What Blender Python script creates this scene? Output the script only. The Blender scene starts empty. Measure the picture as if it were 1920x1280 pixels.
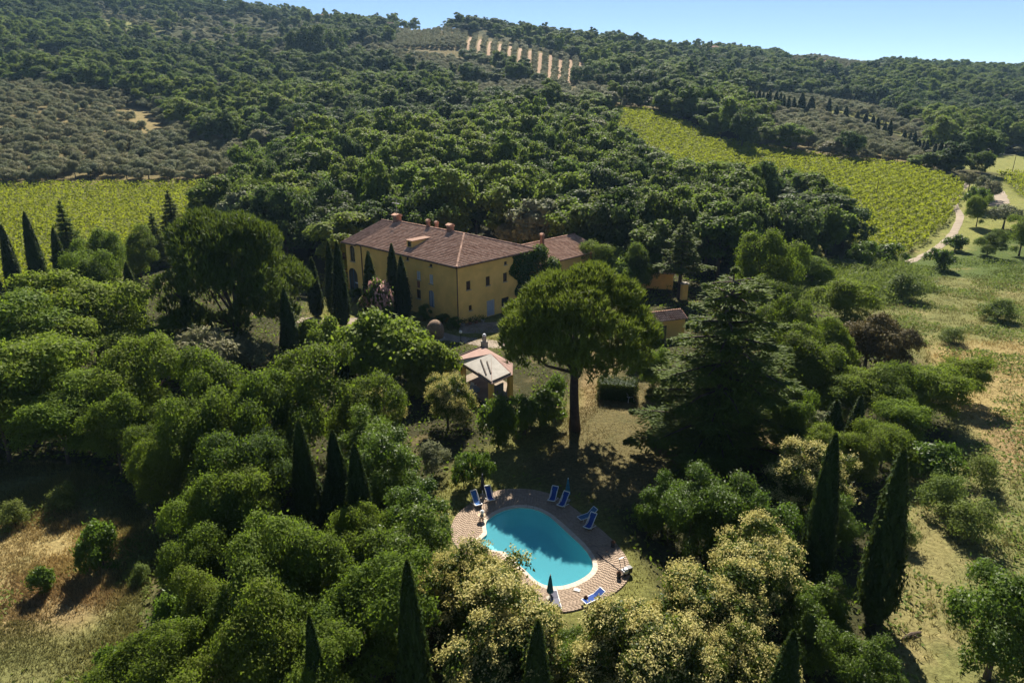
import bpy, bmesh, math, random
import numpy as np
from mathutils import Vector, Matrix
R = math.radians
sc = bpy.context.scene
COL = sc.collection
# ------------------------------------------------------------------ camera, sky, sun, exposure
CAM_H, PITCH, F = 33.0, R(19.4), 1280.0            # F in pixels of the 1920 px wide photograph
cd = bpy.data.cameras.new('camera'); cam = bpy.data.objects.new('camera', cd); COL.objects.link(cam)
cd.sensor_width = 36; cd.lens = 24; cd.clip_start = 0.5; cd.clip_end = 9000
cam.location = (0, 0, CAM_H); cam.rotation_euler = (math.pi/2 - PITCH, 0, 0)
sc.camera = cam
SUN_EL, SUN_AZ = 43.5, 4.0                       # azimuth from +Y (view direction), positive to the right
w = bpy.data.worlds.new('World'); sc.world = w; w.use_nodes = True
nt = w.node_tree; nt.nodes.clear()
sky = nt.nodes.new('ShaderNodeTexSky'); sky.sky_type = 'NISHITA'; sky.sun_disc = False
sky.sun_elevation = R(SUN_EL); sky.sun_rotation = R(SUN_AZ); sky.altitude = 400; sky.air_density = 0.5; sky.dust_density = 0.0; sky.ozone_density = 1.5
bg = nt.nodes.new('ShaderNodeBackground'); bg.inputs[1].default_value = 0.057
wo = nt.nodes.new('ShaderNodeOutputWorld')
nt.links.new(sky.outputs[0], bg.inputs[0]); nt.links.new(bg.outputs[0], wo.inputs[0])
sd = bpy.data.lights.new('sun', 'SUN'); sd.energy = 4.9; sd.angle = R(0.53); sd.color = (1.0, 0.93, 0.82)
sun = bpy.data.objects.new('sun', sd); COL.objects.link(sun)
sdir = Vector((math.cos(R(SUN_EL))*math.sin(R(SUN_AZ)), math.cos(R(SUN_EL))*math.cos(R(SUN_AZ)), math.sin(R(SUN_EL))))
sun.rotation_euler = sdir.to_track_quat('Z', 'Y').to_euler(); sun.location = (0, 0, 300)
vs = sc.view_settings; vs.view_transform = 'Standard'; vs.look = 'None'; vs.exposure = 1.25; vs.gamma = 1.0; vs.use_curve_mapping = False
sc.render.engine = 'CYCLES'
cy = sc.cycles; cy.max_bounces = 8; cy.diffuse_bounces = 4; cy.glossy_bounces = 2; cy.transmission_bounces = 4; cy.transparent_max_bounces = 6
cy.volume_bounces = 0; cy.caustics_reflective = False; cy.caustics_refractive = False; cy.use_denoising = True; cy.denoiser = 'OPENIMAGEDENOISE'; cy.denoising_input_passes = 'RGB_ALBEDO_NORMAL'; cy.denoising_prefilter = 'ACCURATE'
cy.sample_clamp_indirect = 4.0

# ------------------------------------------------------------------ pixel <-> place helpers (camera of the photograph)
CP, SP = math.cos(PITCH), math.sin(PITCH)
def ray(px, py):
    a, b = (px-960)/F, -(py-640)/F
    return np.array([a, CP + b*SP, -SP + b*CP])
def proj(P):
    P = np.atleast_2d(np.asarray(P, float)); y = P[:, 1]; z = P[:, 2]-CAM_H
    d = y*CP - z*SP; u = y*SP + z*CP
    d = np.where(d < 0.5, 0.5, d)
    return 960 + F*P[:, 0]/d, 640 - F*u/d, d
def at_z(px, py, z=0.0):
    r = ray(px, py); t = (z-CAM_H)/r[2]; return np.array([0, 0, CAM_H]) + r*t
def at_y(px, py, Y):
    r = ray(px, py); return np.array([0, 0, CAM_H]) + r*(Y/r[1])
# terrain: control points (pixel, distance) for the hills plus the flat estate
CTRL = [at_y(*c) for c in [
 (-300,420,190),(-300,350,250),(-300,250,310),(-300,120,480),(-300,-20,800),(-350,-70,1050),
 (0,420,185),(0,352,240),(0,280,290),(0,200,360),(0,100,560),(0,0,880),(0,-34,1050),
 (250,420,185),(250,350,242),(250,280,300),(250,200,400),(250,100,640),(250,10,930),
 (450,350,245),(500,300,290),(500,200,430),(500,100,680),(480,28,930),
 (700,345,220),(700,300,270),(700,200,410),(700,130,560),(700,62,860),
 (950,345,215),(950,300,262),(950,220,350),(1000,160,500),(1000,100,640),(900,56,800),
 (1150,360,205),(1200,330,235),(1150,212,330),(1150,160,470),(1150,92,860),
 (1400,400,190),(1400,330,245),(1400,270,300),(1450,205,420),(1400,150,640),(1350,105,1000),
 (1600,470,162),(1600,400,200),(1560,296,280),(1600,250,360),(1600,180,600),(1530,112,1080),
 (1790,380,205),(1750,318,262),(1760,296,320),(1800,240,470),(1800,170,680),(1780,140,950),
 (1900,400,190),(1900,345,240),(1900,300,330),(1950,240,470),(1960,150,900),
 (2200,380,220),(2200,300,340),(2200,200,600),(2200,150,900)]]
for x in (-260,-140,-70,-25,20,60,120,220):
    for y in (-60,-10,40,80,115,145):
        if abs(x) > 150 and y > 120: continue
        CTRL.append(np.array([x, y, 0.0]))
for x, y in ((-12,112),(-24,124),(2,120),(8,130),(25,150),(-60,150),(-20,165),(30,165),(70,150),(-90,135)): CTRL.append(np.array([x, y, 0.0]))
for x, y, z in ((-1400,1800,150),(-500,1800,110),(300,1800,70),(1200,1800,60),(1800,1500,60),(-1600,900,190),(1500,500,40),(-900,300,60),(800,100,0),(-700,-60,5),(700,-60,0)): CTRL.append(np.array([x, y, float(z)]))
CTRL = np.array(CTRL)
def _fit():
    n = len(CTRL); D = np.linalg.norm(CTRL[:, None, :2]-CTRL[None, :, :2], axis=2)
    A = np.zeros((n+1, n+1)); A[:n, :n] = D - np.eye(n)*1.0; A[:n, n] = 1; A[n, :n] = 1
    return np.linalg.solve(A, np.append(CTRL[:, 2], 0))
RW = _fit()
def zf(x, y):
    x = np.atleast_1d(np.asarray(x, float)); y = np.atleast_1d(np.asarray(y, float)); out = np.empty(x.shape)
    for i in range(0, len(x), 20000):
        xs, ys = x[i:i+20000, None], y[i:i+20000, None]
        z = np.sqrt((xs-CTRL[None, :, 0])**2 + (ys-CTRL[None, :, 1])**2) @ RW[:-1] + RW[-1]
        xs, ys = xs[:, 0], ys[:, 0]
        far = np.clip((np.hypot(xs, ys)-230)/500, 0, 1)
        z = z + far*(3.0*np.sin(xs/37.+ys/53.)*np.sin(ys/41.-xs/70.) + 1.5*np.sin(xs/17.+1)*np.sin(ys/23.))
        flat = np.clip((np.hypot(xs+4, (ys-75)*0.8)-62)/40, 0, 1); flat = flat*flat*(3-2*flat)
        out[i:i+20000] = z*flat
    return out
_T = np.concatenate([np.linspace(15, 400, 500), np.linspace(401, 2200, 900)])
def ground(px, py):
    r = ray(px, py); r = r/r[1]
    X, Y = r[0]*_T, _T; zz = CAM_H + r[2]*_T
    below = np.where(zz < zf(X, Y))[0]
    if len(below) == 0: return at_y(px, py, 900)
    i = max(below[0], 1); a, b = _T[i-1], _T[i]
    for _ in range(18):
        m = (a+b)/2
        if CAM_H + r[2]*m < zf(r[0]*m, m)[0]: b = m
        else: a = m
    return np.array([r[0]*b, b, CAM_H + r[2]*b])
def height_to(P, ty):
    k = (640-ty)/F
    return CAM_H + P[1]*(k*CP-SP)/(CP+k*SP) - P[2]
def inpoly(px, py, poly):
    px = np.atleast_1d(px); py = np.atleast_1d(py); c = np.zeros(px.shape, bool); n = len(poly)
    for i in range(n):
        x1, y1 = poly[i]; x2, y2 = poly[(i+1) % n]
        if y1 == y2: continue
        c ^= ((y1 > py) != (y2 > py)) & (px < (x2-x1)*(py-y1)/(y2-y1)+x1)
    return c

# ------------------------------------------------------------------ materials
MATS = {}
def newmat(name):
    m = bpy.data.materials.new(name); m.use_nodes = True; t = m.node_tree; t.nodes.clear()
    o = t.nodes.new('ShaderNodeOutputMaterial'); MATS[name] = m
    return m, t, o
def N(t, typ, **k):
    n = t.nodes.new(typ)
    for a, b in k.items(): setattr(n, a, b)
    return n
def mixc(t, a, b, fac, blend='MIX'):
    n = N(t, 'ShaderNodeMix', data_type='RGBA', blend_type=blend)
    for s, v in ((6, a), (7, b), (0, fac)):
        if hasattr(v, 'is_linked'): t.links.new(v, n.inputs[s])
        elif s == 0: n.inputs[0].default_value = v
        else: n.inputs[s].default_value = (*v, 1)
    return n.outputs[2]
def noise(t, scale, detail=3, coord=None, rough=0.55):
    n = N(t, 'ShaderNodeTexNoise'); n.inputs['Scale'].default_value = scale; n.inputs['Detail'].default_value = detail; n.inputs['Roughness'].default_value = rough
    if coord is None:
        g = N(t, 'ShaderNodeNewGeometry'); coord = g.outputs['Position']
    t.links.new(coord, n.inputs['Vector'])
    return n.outputs['Fac']
def ramp(t, fac, lo, hi):
    n = N(t, 'ShaderNodeMapRange'); n.inputs[1].default_value = lo; n.inputs[2].default_value = hi
    t.links.new(fac, n.inputs[0]); return n.outputs[0]
def simple(name, col, rough=0.7, var=0.15, scale=3.0, metal=0.0, spec=0.3, bump=0.0):
    m, t, o = newmat(name)
    p = N(t, 'ShaderNodeBsdfPrincipled'); p.inputs['Roughness'].default_value = rough; p.inputs['Metallic'].default_value = metal
    p.inputs['Specular IOR Level'].default_value = spec
    f = noise(t, scale, 4)
    dk = tuple(c*(1-var) for c in col); lt = tuple(min(1, c*(1+var)) for c in col)
    t.links.new(mixc(t, dk, lt, ramp(t, f, 0.3, 0.7)), p.inputs['Base Color'])
    if bump:
        b = N(t, 'ShaderNodeBump'); b.inputs['Strength'].default_value = bump; b.inputs['Distance'].default_value = 0.05
        t.links.new(noise(t, scale*8, 3), b.inputs['Height']); t.links.new(b.outputs[0], p.inputs['Normal'])
    t.links.new(p.outputs[0], o.inputs[0]); return m
def leafmat(name, dark, light, trans=0.35, tcol=None, big=0.12, rough=0.6, spec=0.10, hue=0.45):
    """foliage: colour varies from plant to plant, over each crown and from leaf to leaf"""
    m, t, o = newmat(name)
    at = N(t, 'ShaderNodeAttribute', attribute_name='lv'); oi = N(t, 'ShaderNodeObjectInfo')
    f1 = at.outputs['Fac']; f2 = noise(t, big, 2)
    a = N(t, 'ShaderNodeMath', operation='MULTIPLY'); t.links.new(f1, a.inputs[0]); a.inputs[1].default_value = 0.55
    b = N(t, 'ShaderNodeMath', operation='MULTIPLY_ADD'); t.links.new(oi.outputs['Random'], b.inputs[0]); b.inputs[1].default_value = 0.5; t.links.new(a.outputs[0], b.inputs[2])
    c = N(t, 'ShaderNodeMath', operation='MULTIPLY_ADD'); t.links.new(ramp(t, f2, 0.35, 0.65), c.inputs[0]); c.inputs[1].default_value = 0.3; t.links.new(b.outputs[0], c.inputs[2])
    d = N(t, 'ShaderNodeMath', operation='SUBTRACT'); t.links.new(c.outputs[0], d.inputs[0]); d.inputs[1].default_value = 0.17
    col = mixc(t, dark, light, d.outputs[0])
    h1 = N(t, 'ShaderNodeMath', operation='MULTIPLY'); t.links.new(oi.outputs['Random'], h1.inputs[0]); h1.inputs[1].default_value = 7.31
    h2 = N(t, 'ShaderNodeMath', operation='FRACT'); t.links.new(h1.outputs[0], h2.inputs[0])
    h3 = N(t, 'ShaderNodeMath', operation='MULTIPLY'); t.links.new(h2.outputs[0], h3.inputs[0]); h3.inputs[1].default_value = hue
    col = mixc(t, col, tuple(c_*k_ for c_, k_ in zip(light, (1.3, 0.95, 0.9))), h3.outputs[0])
    p = N(t, 'ShaderNodeBsdfPrincipled'); p.inputs['Roughness'].default_value = rough; p.inputs['Specular IOR Level'].default_value = spec
    t.links.new(col, p.inputs['Base Color'])
    tr = N(t, 'ShaderNodeBsdfTranslucent')
    t.links.new(mixc(t, col, tcol or (1.0, 1.0, 0.35), 1.0, 'MULTIPLY') if False else mixc(t, col, tcol or (0.22, 0.30, 0.03), 0.45), tr.inputs[0])
    mx = N(t, 'ShaderNodeMixShader'); mx.inputs[0].default_value = trans
    t.links.new(p.outputs[0], mx.inputs[1]); t.links.new(tr.outputs[0], mx.inputs[2]); t.links.new(mx.outputs[0], o.inputs[0])
    return m
leafmat('leaf_oak', (0.020, 0.044, 0.007), (0.120, 0.178, 0.026), trans=0.48, tcol=(0.25, 0.38, 0.02))
leafmat('leaf_wood', (0.034, 0.066, 0.013), (0.135, 0.192, 0.036), big=0.015, trans=0.48, tcol=(0.18, 0.29, 0.03))
leafmat('leaf_wood_dark', (0.026, 0.052, 0.015), (0.090, 0.132, 0.036), big=0.015, trans=0.42, tcol=(0.12, 0.20, 0.03))
leafmat('leaf_wood_light', (0.066, 0.110, 0.016), (0.165, 0.220, 0.042), big=0.015, trans=0.48, tcol=(0.22, 0.34, 0.03))
leafmat('leaf_laurel', (0.024, 0.054, 0.008), (0.105, 0.172, 0.024), trans=0.45, rough=0.45, spec=0.2, tcol=(0.20, 0.34, 0.02))
leafmat('leaf_privet', (0.020, 0.044, 0.006), (0.088, 0.130, 0.018), trans=0.42, rough=0.5, spec=0.18)
leafmat('leaf_robinia', (0.055, 0.105, 0.011), (0.140, 0.205, 0.026), trans=0.46, tcol=(0.28, 0.40, 0.03))
leafmat('leaf_cypress', (0.010, 0.026, 0.006), (0.036, 0.064, 0.012), trans=0.2)
leafmat('leaf_pine', (0.034, 0.068, 0.008), (0.135, 0.195, 0.024), trans=0.36)
leafmat('leaf_pine_dark', (0.018, 0.042, 0.007), (0.070, 0.115, 0.016), trans=0.30)
leafmat('leaf_cedar', (0.036, 0.066, 0.010), (0.125, 0.172, 0.024), trans=0.34)
leafmat('leaf_olive', (0.105, 0.125, 0.064), (0.235, 0.255, 0.140), trans=0.40, tcol=(0.16, 0.19, 0.06))
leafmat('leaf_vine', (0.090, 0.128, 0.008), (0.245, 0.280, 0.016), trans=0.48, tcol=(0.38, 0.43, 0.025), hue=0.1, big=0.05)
leafmat('leaf_cane', (0.070, 0.115, 0.025), (0.155, 0.205, 0.055), trans=0.38)
leafmat('leaf_russet', (0.048, 0.046, 0.016), (0.105, 0.098, 0.036), trans=0.25, tcol=(0.15, 0.11, 0.03))
leafmat('leaf_ivy', (0.014, 0.042, 0.006), (0.070, 0.130, 0.016), trans=0.35)
leafmat('blossom_cream', (0.38, 0.34, 0.10), (0.62, 0.56, 0.24), trans=0.38, tcol=(0.54, 0.48, 0.13), hue=0.0, big=0.4)
leafmat('blossom_pink', (0.46, 0.24, 0.20), (0.66, 0.42, 0.36), trans=0.3, tcol=(0.5, 0.26, 0.22), hue=0.0)
simple('bark', (0.085, 0.060, 0.042), 0.9, 0.35, 2.0, bump=0.5)
simple('bark_pine', (0.060, 0.040, 0.030), 0.9, 0.35, 2.0, bump=0.5)
simple('stucco', (0.82, 0.50, 0.14), 0.9, 0.13, 0.45, bump=0.15)
simple('stucco_base', (0.36, 0.25, 0.11), 0.9, 0.25, 0.8)
simple('shutter_brown', (0.075, 0.045, 0.030), 0.7)
simple('frame_wood', (0.12, 0.08, 0.05), 0.7)
simple('blue_paint', (0.07, 0.17, 0.27), 0.6)
simple('white_paint', (0.72, 0.72, 0.70), 0.6, 0.06)
simple('grey_white', (0.42, 0.43, 0.45), 0.6, 0.08, 1.0)
simple('brick', (0.24, 0.13, 0.08), 0.9, 0.3, 4.0)
simple('copper', (0.12, 0.060, 0.035), 0.6, 0.2)
simple('metal', (0.30, 0.30, 0.31), 0.45, 0.1, metal=0.8)
simple('dark_metal', (0.035, 0.035, 0.04), 0.5, 0.2)
simple('stone', (0.38, 0.34, 0.28), 0.9, 0.3, 3.0)
simple('coping', (0.54, 0.45, 0.35), 0.8, 0.12, 3.0)
simple('mortar', (0.25, 0.19, 0.14), 0.95, 0.2)
simple('liner', (0.40, 0.76, 0.80), 0.6, 0.06, 0.5)
simple('step_paint', (0.70, 0.78, 0.78), 0.6, 0.05)
simple('blue_fabric', (0.020, 0.060, 0.25), 0.85, 0.15, 5)
simple('blue_fabric_faded', (0.045, 0.13, 0.33), 0.85, 0.15, 5)
simple('blue_fabric_grey', (0.06, 0.15, 0.26), 0.85, 0.15, 5)
simple('grey_fabric', (0.13, 0.13, 0.17), 0.85, 0.15, 5)
simple('parasol_blue', (0.035, 0.15, 0.24), 0.85, 0.15, 5)
simple('terracotta', (0.30, 0.13, 0.075), 0.85, 0.2)
simple('felt_pink', (0.27, 0.170, 0.135), 0.9, 0.18, 1.5)
simple('felt_grey', (0.36, 0.335, 0.29), 0.9, 0.15, 1.5)
simple('wood_dark', (0.055, 0.038, 0.026), 0.85, 0.3)
simple('wood_pale', (0.45, 0.34, 0.22), 0.8, 0.2)
simple('tarp', (0.22, 0.28, 0.36), 0.6, 0.15, 1.5)
simple('thatch', (0.22, 0.15, 0.10), 0.95, 0.35, 6.0, bump=0.8)
simple('track', (0.29, 0.235, 0.17), 0.95, 0.2, 0.6)
simple('bare_earth', (0.27, 0.165, 0.085), 0.95, 0.2, 0.3)
simple('drive', (0.26, 0.21, 0.155), 0.95, 0.25, 0.8)
simple('far_wall', (0.34, 0.27, 0.21), 0.9, 0.1)
# tiles: colour differs from tile to tile
def tilemat(name, dark, light):
    m, t, o = newmat(name)
    at = N(t, 'ShaderNodeAttribute', attribute_name='lv')
    p = N(t, 'ShaderNodeBsdfPrincipled'); p.inputs['Roughness'].default_value = 0.9; p.inputs['Specular IOR Level'].default_value = 0.15
    c = mixc(t, dark, light, at.outputs['Fac'])
    c = mixc(t, c, (0.28, 0.19, 0.13), ramp(t, noise(t, 0.7, 5), 0.58, 0.95))
    t.links.new(c, p.inputs['Base Color']); t.links.new(p.outputs[0], o.inputs[0])
tilemat('roof_tile', (0.34, 0.180, 0.110), (0.62, 0.395, 0.275))
tilemat('roof_tile_old', (0.18, 0.105, 0.075), (0.38, 0.24, 0.175))
tilemat('paver', (0.275, 0.205, 0.15), (0.40, 0.305, 0.225))
# ground sheet: cover colour from the survey of the plot, broken up by grain, tussocks and wear
m, t, o = newmat('ground')
at = N(t, 'ShaderNodeAttribute', attribute_name='cover')
p = N(t, 'ShaderNodeBsdfPrincipled'); p.inputs['Roughness'].default_value = 1.0; p.inputs['Specular IOR Level'].default_value = 0.05
c = mixc(t, at.outputs['Color'], (0.36, 0.27, 0.13), ramp(t, noise(t, 0.16, 5, rough=0.65), 0.56, 0.92))
c = mixc(t, c, (0.035, 0.050, 0.016), ramp(t, noise(t, 0.33, 6, rough=0.7), 0.52, 0.95))
c2 = mixc(t, (0.45, 0.45, 0.45), (1.45, 1.45, 1.45), ramp(t, noise(t, 2.6, 5, rough=0.7), 0.25, 0.75))
c = mixc(t, c, c2, 1.0, 'MULTIPLY')
t.links.new(c, p.inputs['Base Color'])
b = N(t, 'ShaderNodeBump'); b.inputs['Strength'].default_value = 0.7; b.inputs['Distance'].default_value = 0.25
t.links.new(noise(t, 3.0, 6, rough=0.7), b.inputs['Height']); t.links.new(b.outputs[0], p.inputs['Normal'])
t.links.new(p.outputs[0], o.inputs[0])
# grass blades take their colour from the ground they grow on
m, t, o = newmat('grass_blades')
at = N(t, 'ShaderNodeAttribute', attribute_name='cover'); lv = N(t, 'ShaderNodeAttribute', attribute_name='lv')
c = mixc(t, at.outputs['Color'], mixc(t, (0.55, 0.55, 0.55), (1.75, 1.6, 1.4), lv.outputs['Fac']), 1.0, 'MULTIPLY')
p = N(t, 'ShaderNodeBsdfDiffuse'); t.links.new(c, p.inputs[0]); tr = N(t, 'ShaderNodeBsdfTranslucent'); t.links.new(c, tr.inputs[0])
mx = N(t, 'ShaderNodeMixShader'); mx.inputs[0].default_value = 0.35
t.links.new(p.outputs[0], mx.inputs[1]); t.links.new(tr.outputs[0], mx.inputs[2]); t.links.new(mx.outputs[0], o.inputs[0])
# water: thin reflecting surface that lets the light down to the liner
m, t, o = newmat('water')
fr = N(t, 'ShaderNodeFresnel'); fr.inputs[0].default_value = 1.33
b = N(t, 'ShaderNodeBump'); b.inputs['Strength'].default_value = 0.12; b.inputs['Distance'].default_value = 0.05
t.links.new(noise(t, 1.6, 3), b.inputs['Height']); t.links.new(b.outputs[0], fr.inputs['Normal'])
tp = N(t, 'ShaderNodeBsdfTransparent'); tp.inputs[0].default_value = (0.60, 0.94, 0.98, 1)
gl = N(t, 'ShaderNodeBsdfGlossy'); gl.inputs['Roughness'].default_value = 0.03; t.links.new(b.outputs[0], gl.inputs['Normal'])
mx = N(t, 'ShaderNodeMixShader'); t.links.new(fr.outputs[0], mx.inputs[0]); df = N(t, 'ShaderNodeBsdfDiffuse'); df.inputs[0].default_value = (0.16, 0.64, 0.74, 1); mw = N(t, 'ShaderNodeMixShader'); mw.inputs[0].default_value = 0.34
t.links.new(tp.outputs[0], mw.inputs[1]); t.links.new(df.outputs[0], mw.inputs[2]); t.links.new(mw.outputs[0], mx.inputs[1]); t.links.new(gl.outputs[0], mx.inputs[2])
t.links.new(mx.outputs[0], o.inputs[0])
# window glass
m, t, o = newmat('glass_dark')
p = N(t, 'ShaderNodeBsdfPrincipled'); p.inputs['Base Color'].default_value = (0.02, 0.025, 0.03, 1); p.inputs['Roughness'].default_value = 0.08
t.links.new(p.outputs[0], o.inputs[0])

# ------------------------------------------------------------------ object helpers
def tag(o, label=None, cat=None, group=None, kind=None):
    if label: o['label'] = label
    if cat: o['category'] = cat
    if group: o['group'] = group
    if kind: o['kind'] = kind
    return o
def empty(name, loc=(0, 0, 0), rz=0, label=None, cat=None, group=None):
    o = bpy.data.objects.new(name, None); COL.objects.link(o); o.location = loc; o.rotation_euler = (0, 0, rz); o.empty_display_size = 0.3
    return tag(o, label, cat, group)
def np_mesh(name, V, Fc, mat, attrs=None, smooth=False):
    """V (n,3), Fc (m,k) faces all with k corners"""
    V = np.asarray(V, np.float32); Fc = np.asarray(Fc, np.int32); k = Fc.shape[1]
    me = bpy.data.meshes.new(name); me.vertices.add(len(V)); me.vertices.foreach_set('co', V.ravel())
    me.loops.add(Fc.size); me.loops.foreach_set('vertex_index', Fc.ravel())
    me.polygons.add(len(Fc)); me.polygons.foreach_set('loop_start', np.arange(0, Fc.size, k, dtype=np.int32))
    me.polygons.foreach_set('loop_total', np.full(len(Fc), k, np.int32))
    if smooth: me.polygons.foreach_set('use_smooth', np.ones(len(Fc), bool))
    me.update(calc_edges=True)
    for an, av in (attrs or {}).items():
        av = np.asarray(av, np.float32)
        if av.ndim == 1: a = me.attributes.new(an, 'FLOAT', 'POINT'); a.data.foreach_set('value', av)
        else: a = me.attributes.new(an, 'FLOAT_COLOR', 'POINT'); a.data.foreach_set('color', av.ravel())
    me.materials.append(MATS[mat] if isinstance(mat, str) else mat)
    return me
def obj(name, me, parent=None, loc=(0, 0, 0), rz=0.0, scale=None):
    o = bpy.data.objects.new(name, me); COL.objects.link(o); o.parent = parent; o.location = loc; o.rotation_euler = (0, 0, rz)
    if scale is not None: o.scale = scale
    return o
class MB:
    """collects simple solids into one mesh"""
    def __init__(s): s.v = []; s.f = []; s.a = []
    def add(s, vs, fs, a=0.5):
        n = len(s.v); s.v += [tuple(q) for q in vs]; s.f += [tuple(i+n for i in q) for q in fs]; s.a += [a]*len(vs); return s
    def box(s, c, d, rz=0, a=0.5, M=None):
        x, y, z = d[0]/2, d[1]/2, d[2]/2
        vs = [Vector(q) for q in ((-x,-y,-z),(x,-y,-z),(x,y,-z),(-x,y,-z),(-x,-y,z),(x,-y,z),(x,y,z),(-x,y,z))]
        if rz: vs = [Matrix.Rotation(rz, 3, 'Z') @ q for q in vs]
        if M is not None: vs = [M @ q for q in vs]
        return s.add([q+Vector(c) for q in vs], ((0,3,2,1),(4,5,6,7),(0,1,5,4),(1,2,6,5),(2,3,7,6),(3,0,4,7)), a)
    def bar(s, p, q, w, h=None, up=(0, 0, 1), a=0.5):
        p, q = Vector(p), Vector(q); h = h or w; d = (q-p); L = d.length; d.normalize()
        u = Vector(up); sd = d.cross(u)
        if sd.length < 1e-4: sd = d.cross(Vector((1, 0, 0)))
        sd.normalize(); u = sd.cross(d)
        vs = []
        for e in (p, q):
            for i, j in ((-1,-1),(1,-1),(1,1),(-1,1)): vs.append(e + sd*(i*w/2) + u*(j*h/2))
        return s.add(vs, ((0,3,2,1),(4,5,6,7),(0,1,5,4),(1,2,6,5),(2,3,7,6),(3,0,4,7)), a)
    def tube(s, pts, rad, n=8, a=0.5, cap=True):
        pts = [Vector(q) for q in pts]; rings = []
        for i, q in enumerate(pts):
            d = (pts[min(i+1, len(pts)-1)]-pts[max(i-1, 0)]).normalized()
            e = d.cross(Vector((0, 1, 0))) if abs(d.y) < 0.9 else d.cross(Vector((1, 0, 0)))
            e.normalize(); g = d.cross(e)
            r = rad[i] if isinstance(rad, (list, tuple)) else rad
            rings.append([q + e*(math.cos(k*2*math.pi/n)*r) + g*(math.sin(k*2*math.pi/n)*r) for k in range(n)])
        vs = [q for r_ in rings for q in r_]; fs = []
        for i in range(len(pts)-1):
            for k in range(n): fs.append((i*n+k, i*n+(k+1) % n, (i+1)*n+(k+1) % n, (i+1)*n+k))
        if cap: fs.append(tuple(range(n-1, -1, -1))); fs.append(tuple(range((len(pts)-1)*n, len(pts)*n)))
        return s.add(vs, fs, a)
    def lathe(s, prof, n=16, c=(0, 0, 0), a=0.5):
        vs = []; fs = []
        for r, z in prof:
            for k in range(n): vs.append((c[0]+r*math.cos(2*math.pi*k/n), c[1]+r*math.sin(2*math.pi*k/n), c[2]+z))
        for i in range(len(prof)-1):
            for k in range(n): fs.append((i*n+k, i*n+(k+1) % n, (i+1)*n+(k+1) % n, (i+1)*n+k))
        fs.append(tuple(range(n-1, -1, -1))); fs.append(tuple(range((len(prof)-1)*n, len(prof)*n)))
        return s.add(vs, fs, a)
    def mesh(s, name, mat, smooth=False):
        me = bpy.data.meshes.new(name); me.from_pydata(s.v, [], s.f); me.materials.append(MATS[mat])
        at = me.attributes.new('lv', 'FLOAT', 'POINT'); at.data.foreach_set('value', s.a)
        if smooth:
            for q in me.polygons: q.use_smooth = True
        me.update(); return me
    def build(s, name, mat, parent=None, loc=(0, 0, 0), rz=0, smooth=False):
        return obj(name, s.mesh(name, mat, smooth), parent, loc, rz)
def copy_tree(o, parent=None):
    c = o.copy(); COL.objects.link(c); c.parent = parent
    for ch in o.children: copy_tree(ch, c)
    return c

# ------------------------------------------------------------------ THE GROUND
U = np.linspace(-1.1, 1.1, 401)
ys = [-62.0]
while ys[-1] < 1750: ys.append(ys[-1] + 0.0098*(ys[-1]+122))
YS = np.array(ys)
GX = U[None, :]*(YS[:, None]+122); GY = np.repeat(YS[:, None], len(U), 1)
gx, gy = GX.ravel(), GY.ravel(); gz = zf(gx, gy)
near = np.clip(1-np.hypot(gx, gy-60)/160, 0, 1)
HOUSE_AX = None
ppx, ppy, pd = proj(np.c_[gx, gy, gz])
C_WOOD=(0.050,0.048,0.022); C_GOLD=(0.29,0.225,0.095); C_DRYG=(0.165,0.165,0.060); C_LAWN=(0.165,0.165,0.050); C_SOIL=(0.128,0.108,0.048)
C_GREEN=(0.085,0.115,0.032); C_VINE=(0.11,0.12,0.030); C_OLIVE=(0.17,0.14,0.065); C_FIELD=(0.21,0.215,0.065); C_ORCH=(0.36,0.235,0.115); C_RUST=(0.255,0.185,0.088)
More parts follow.
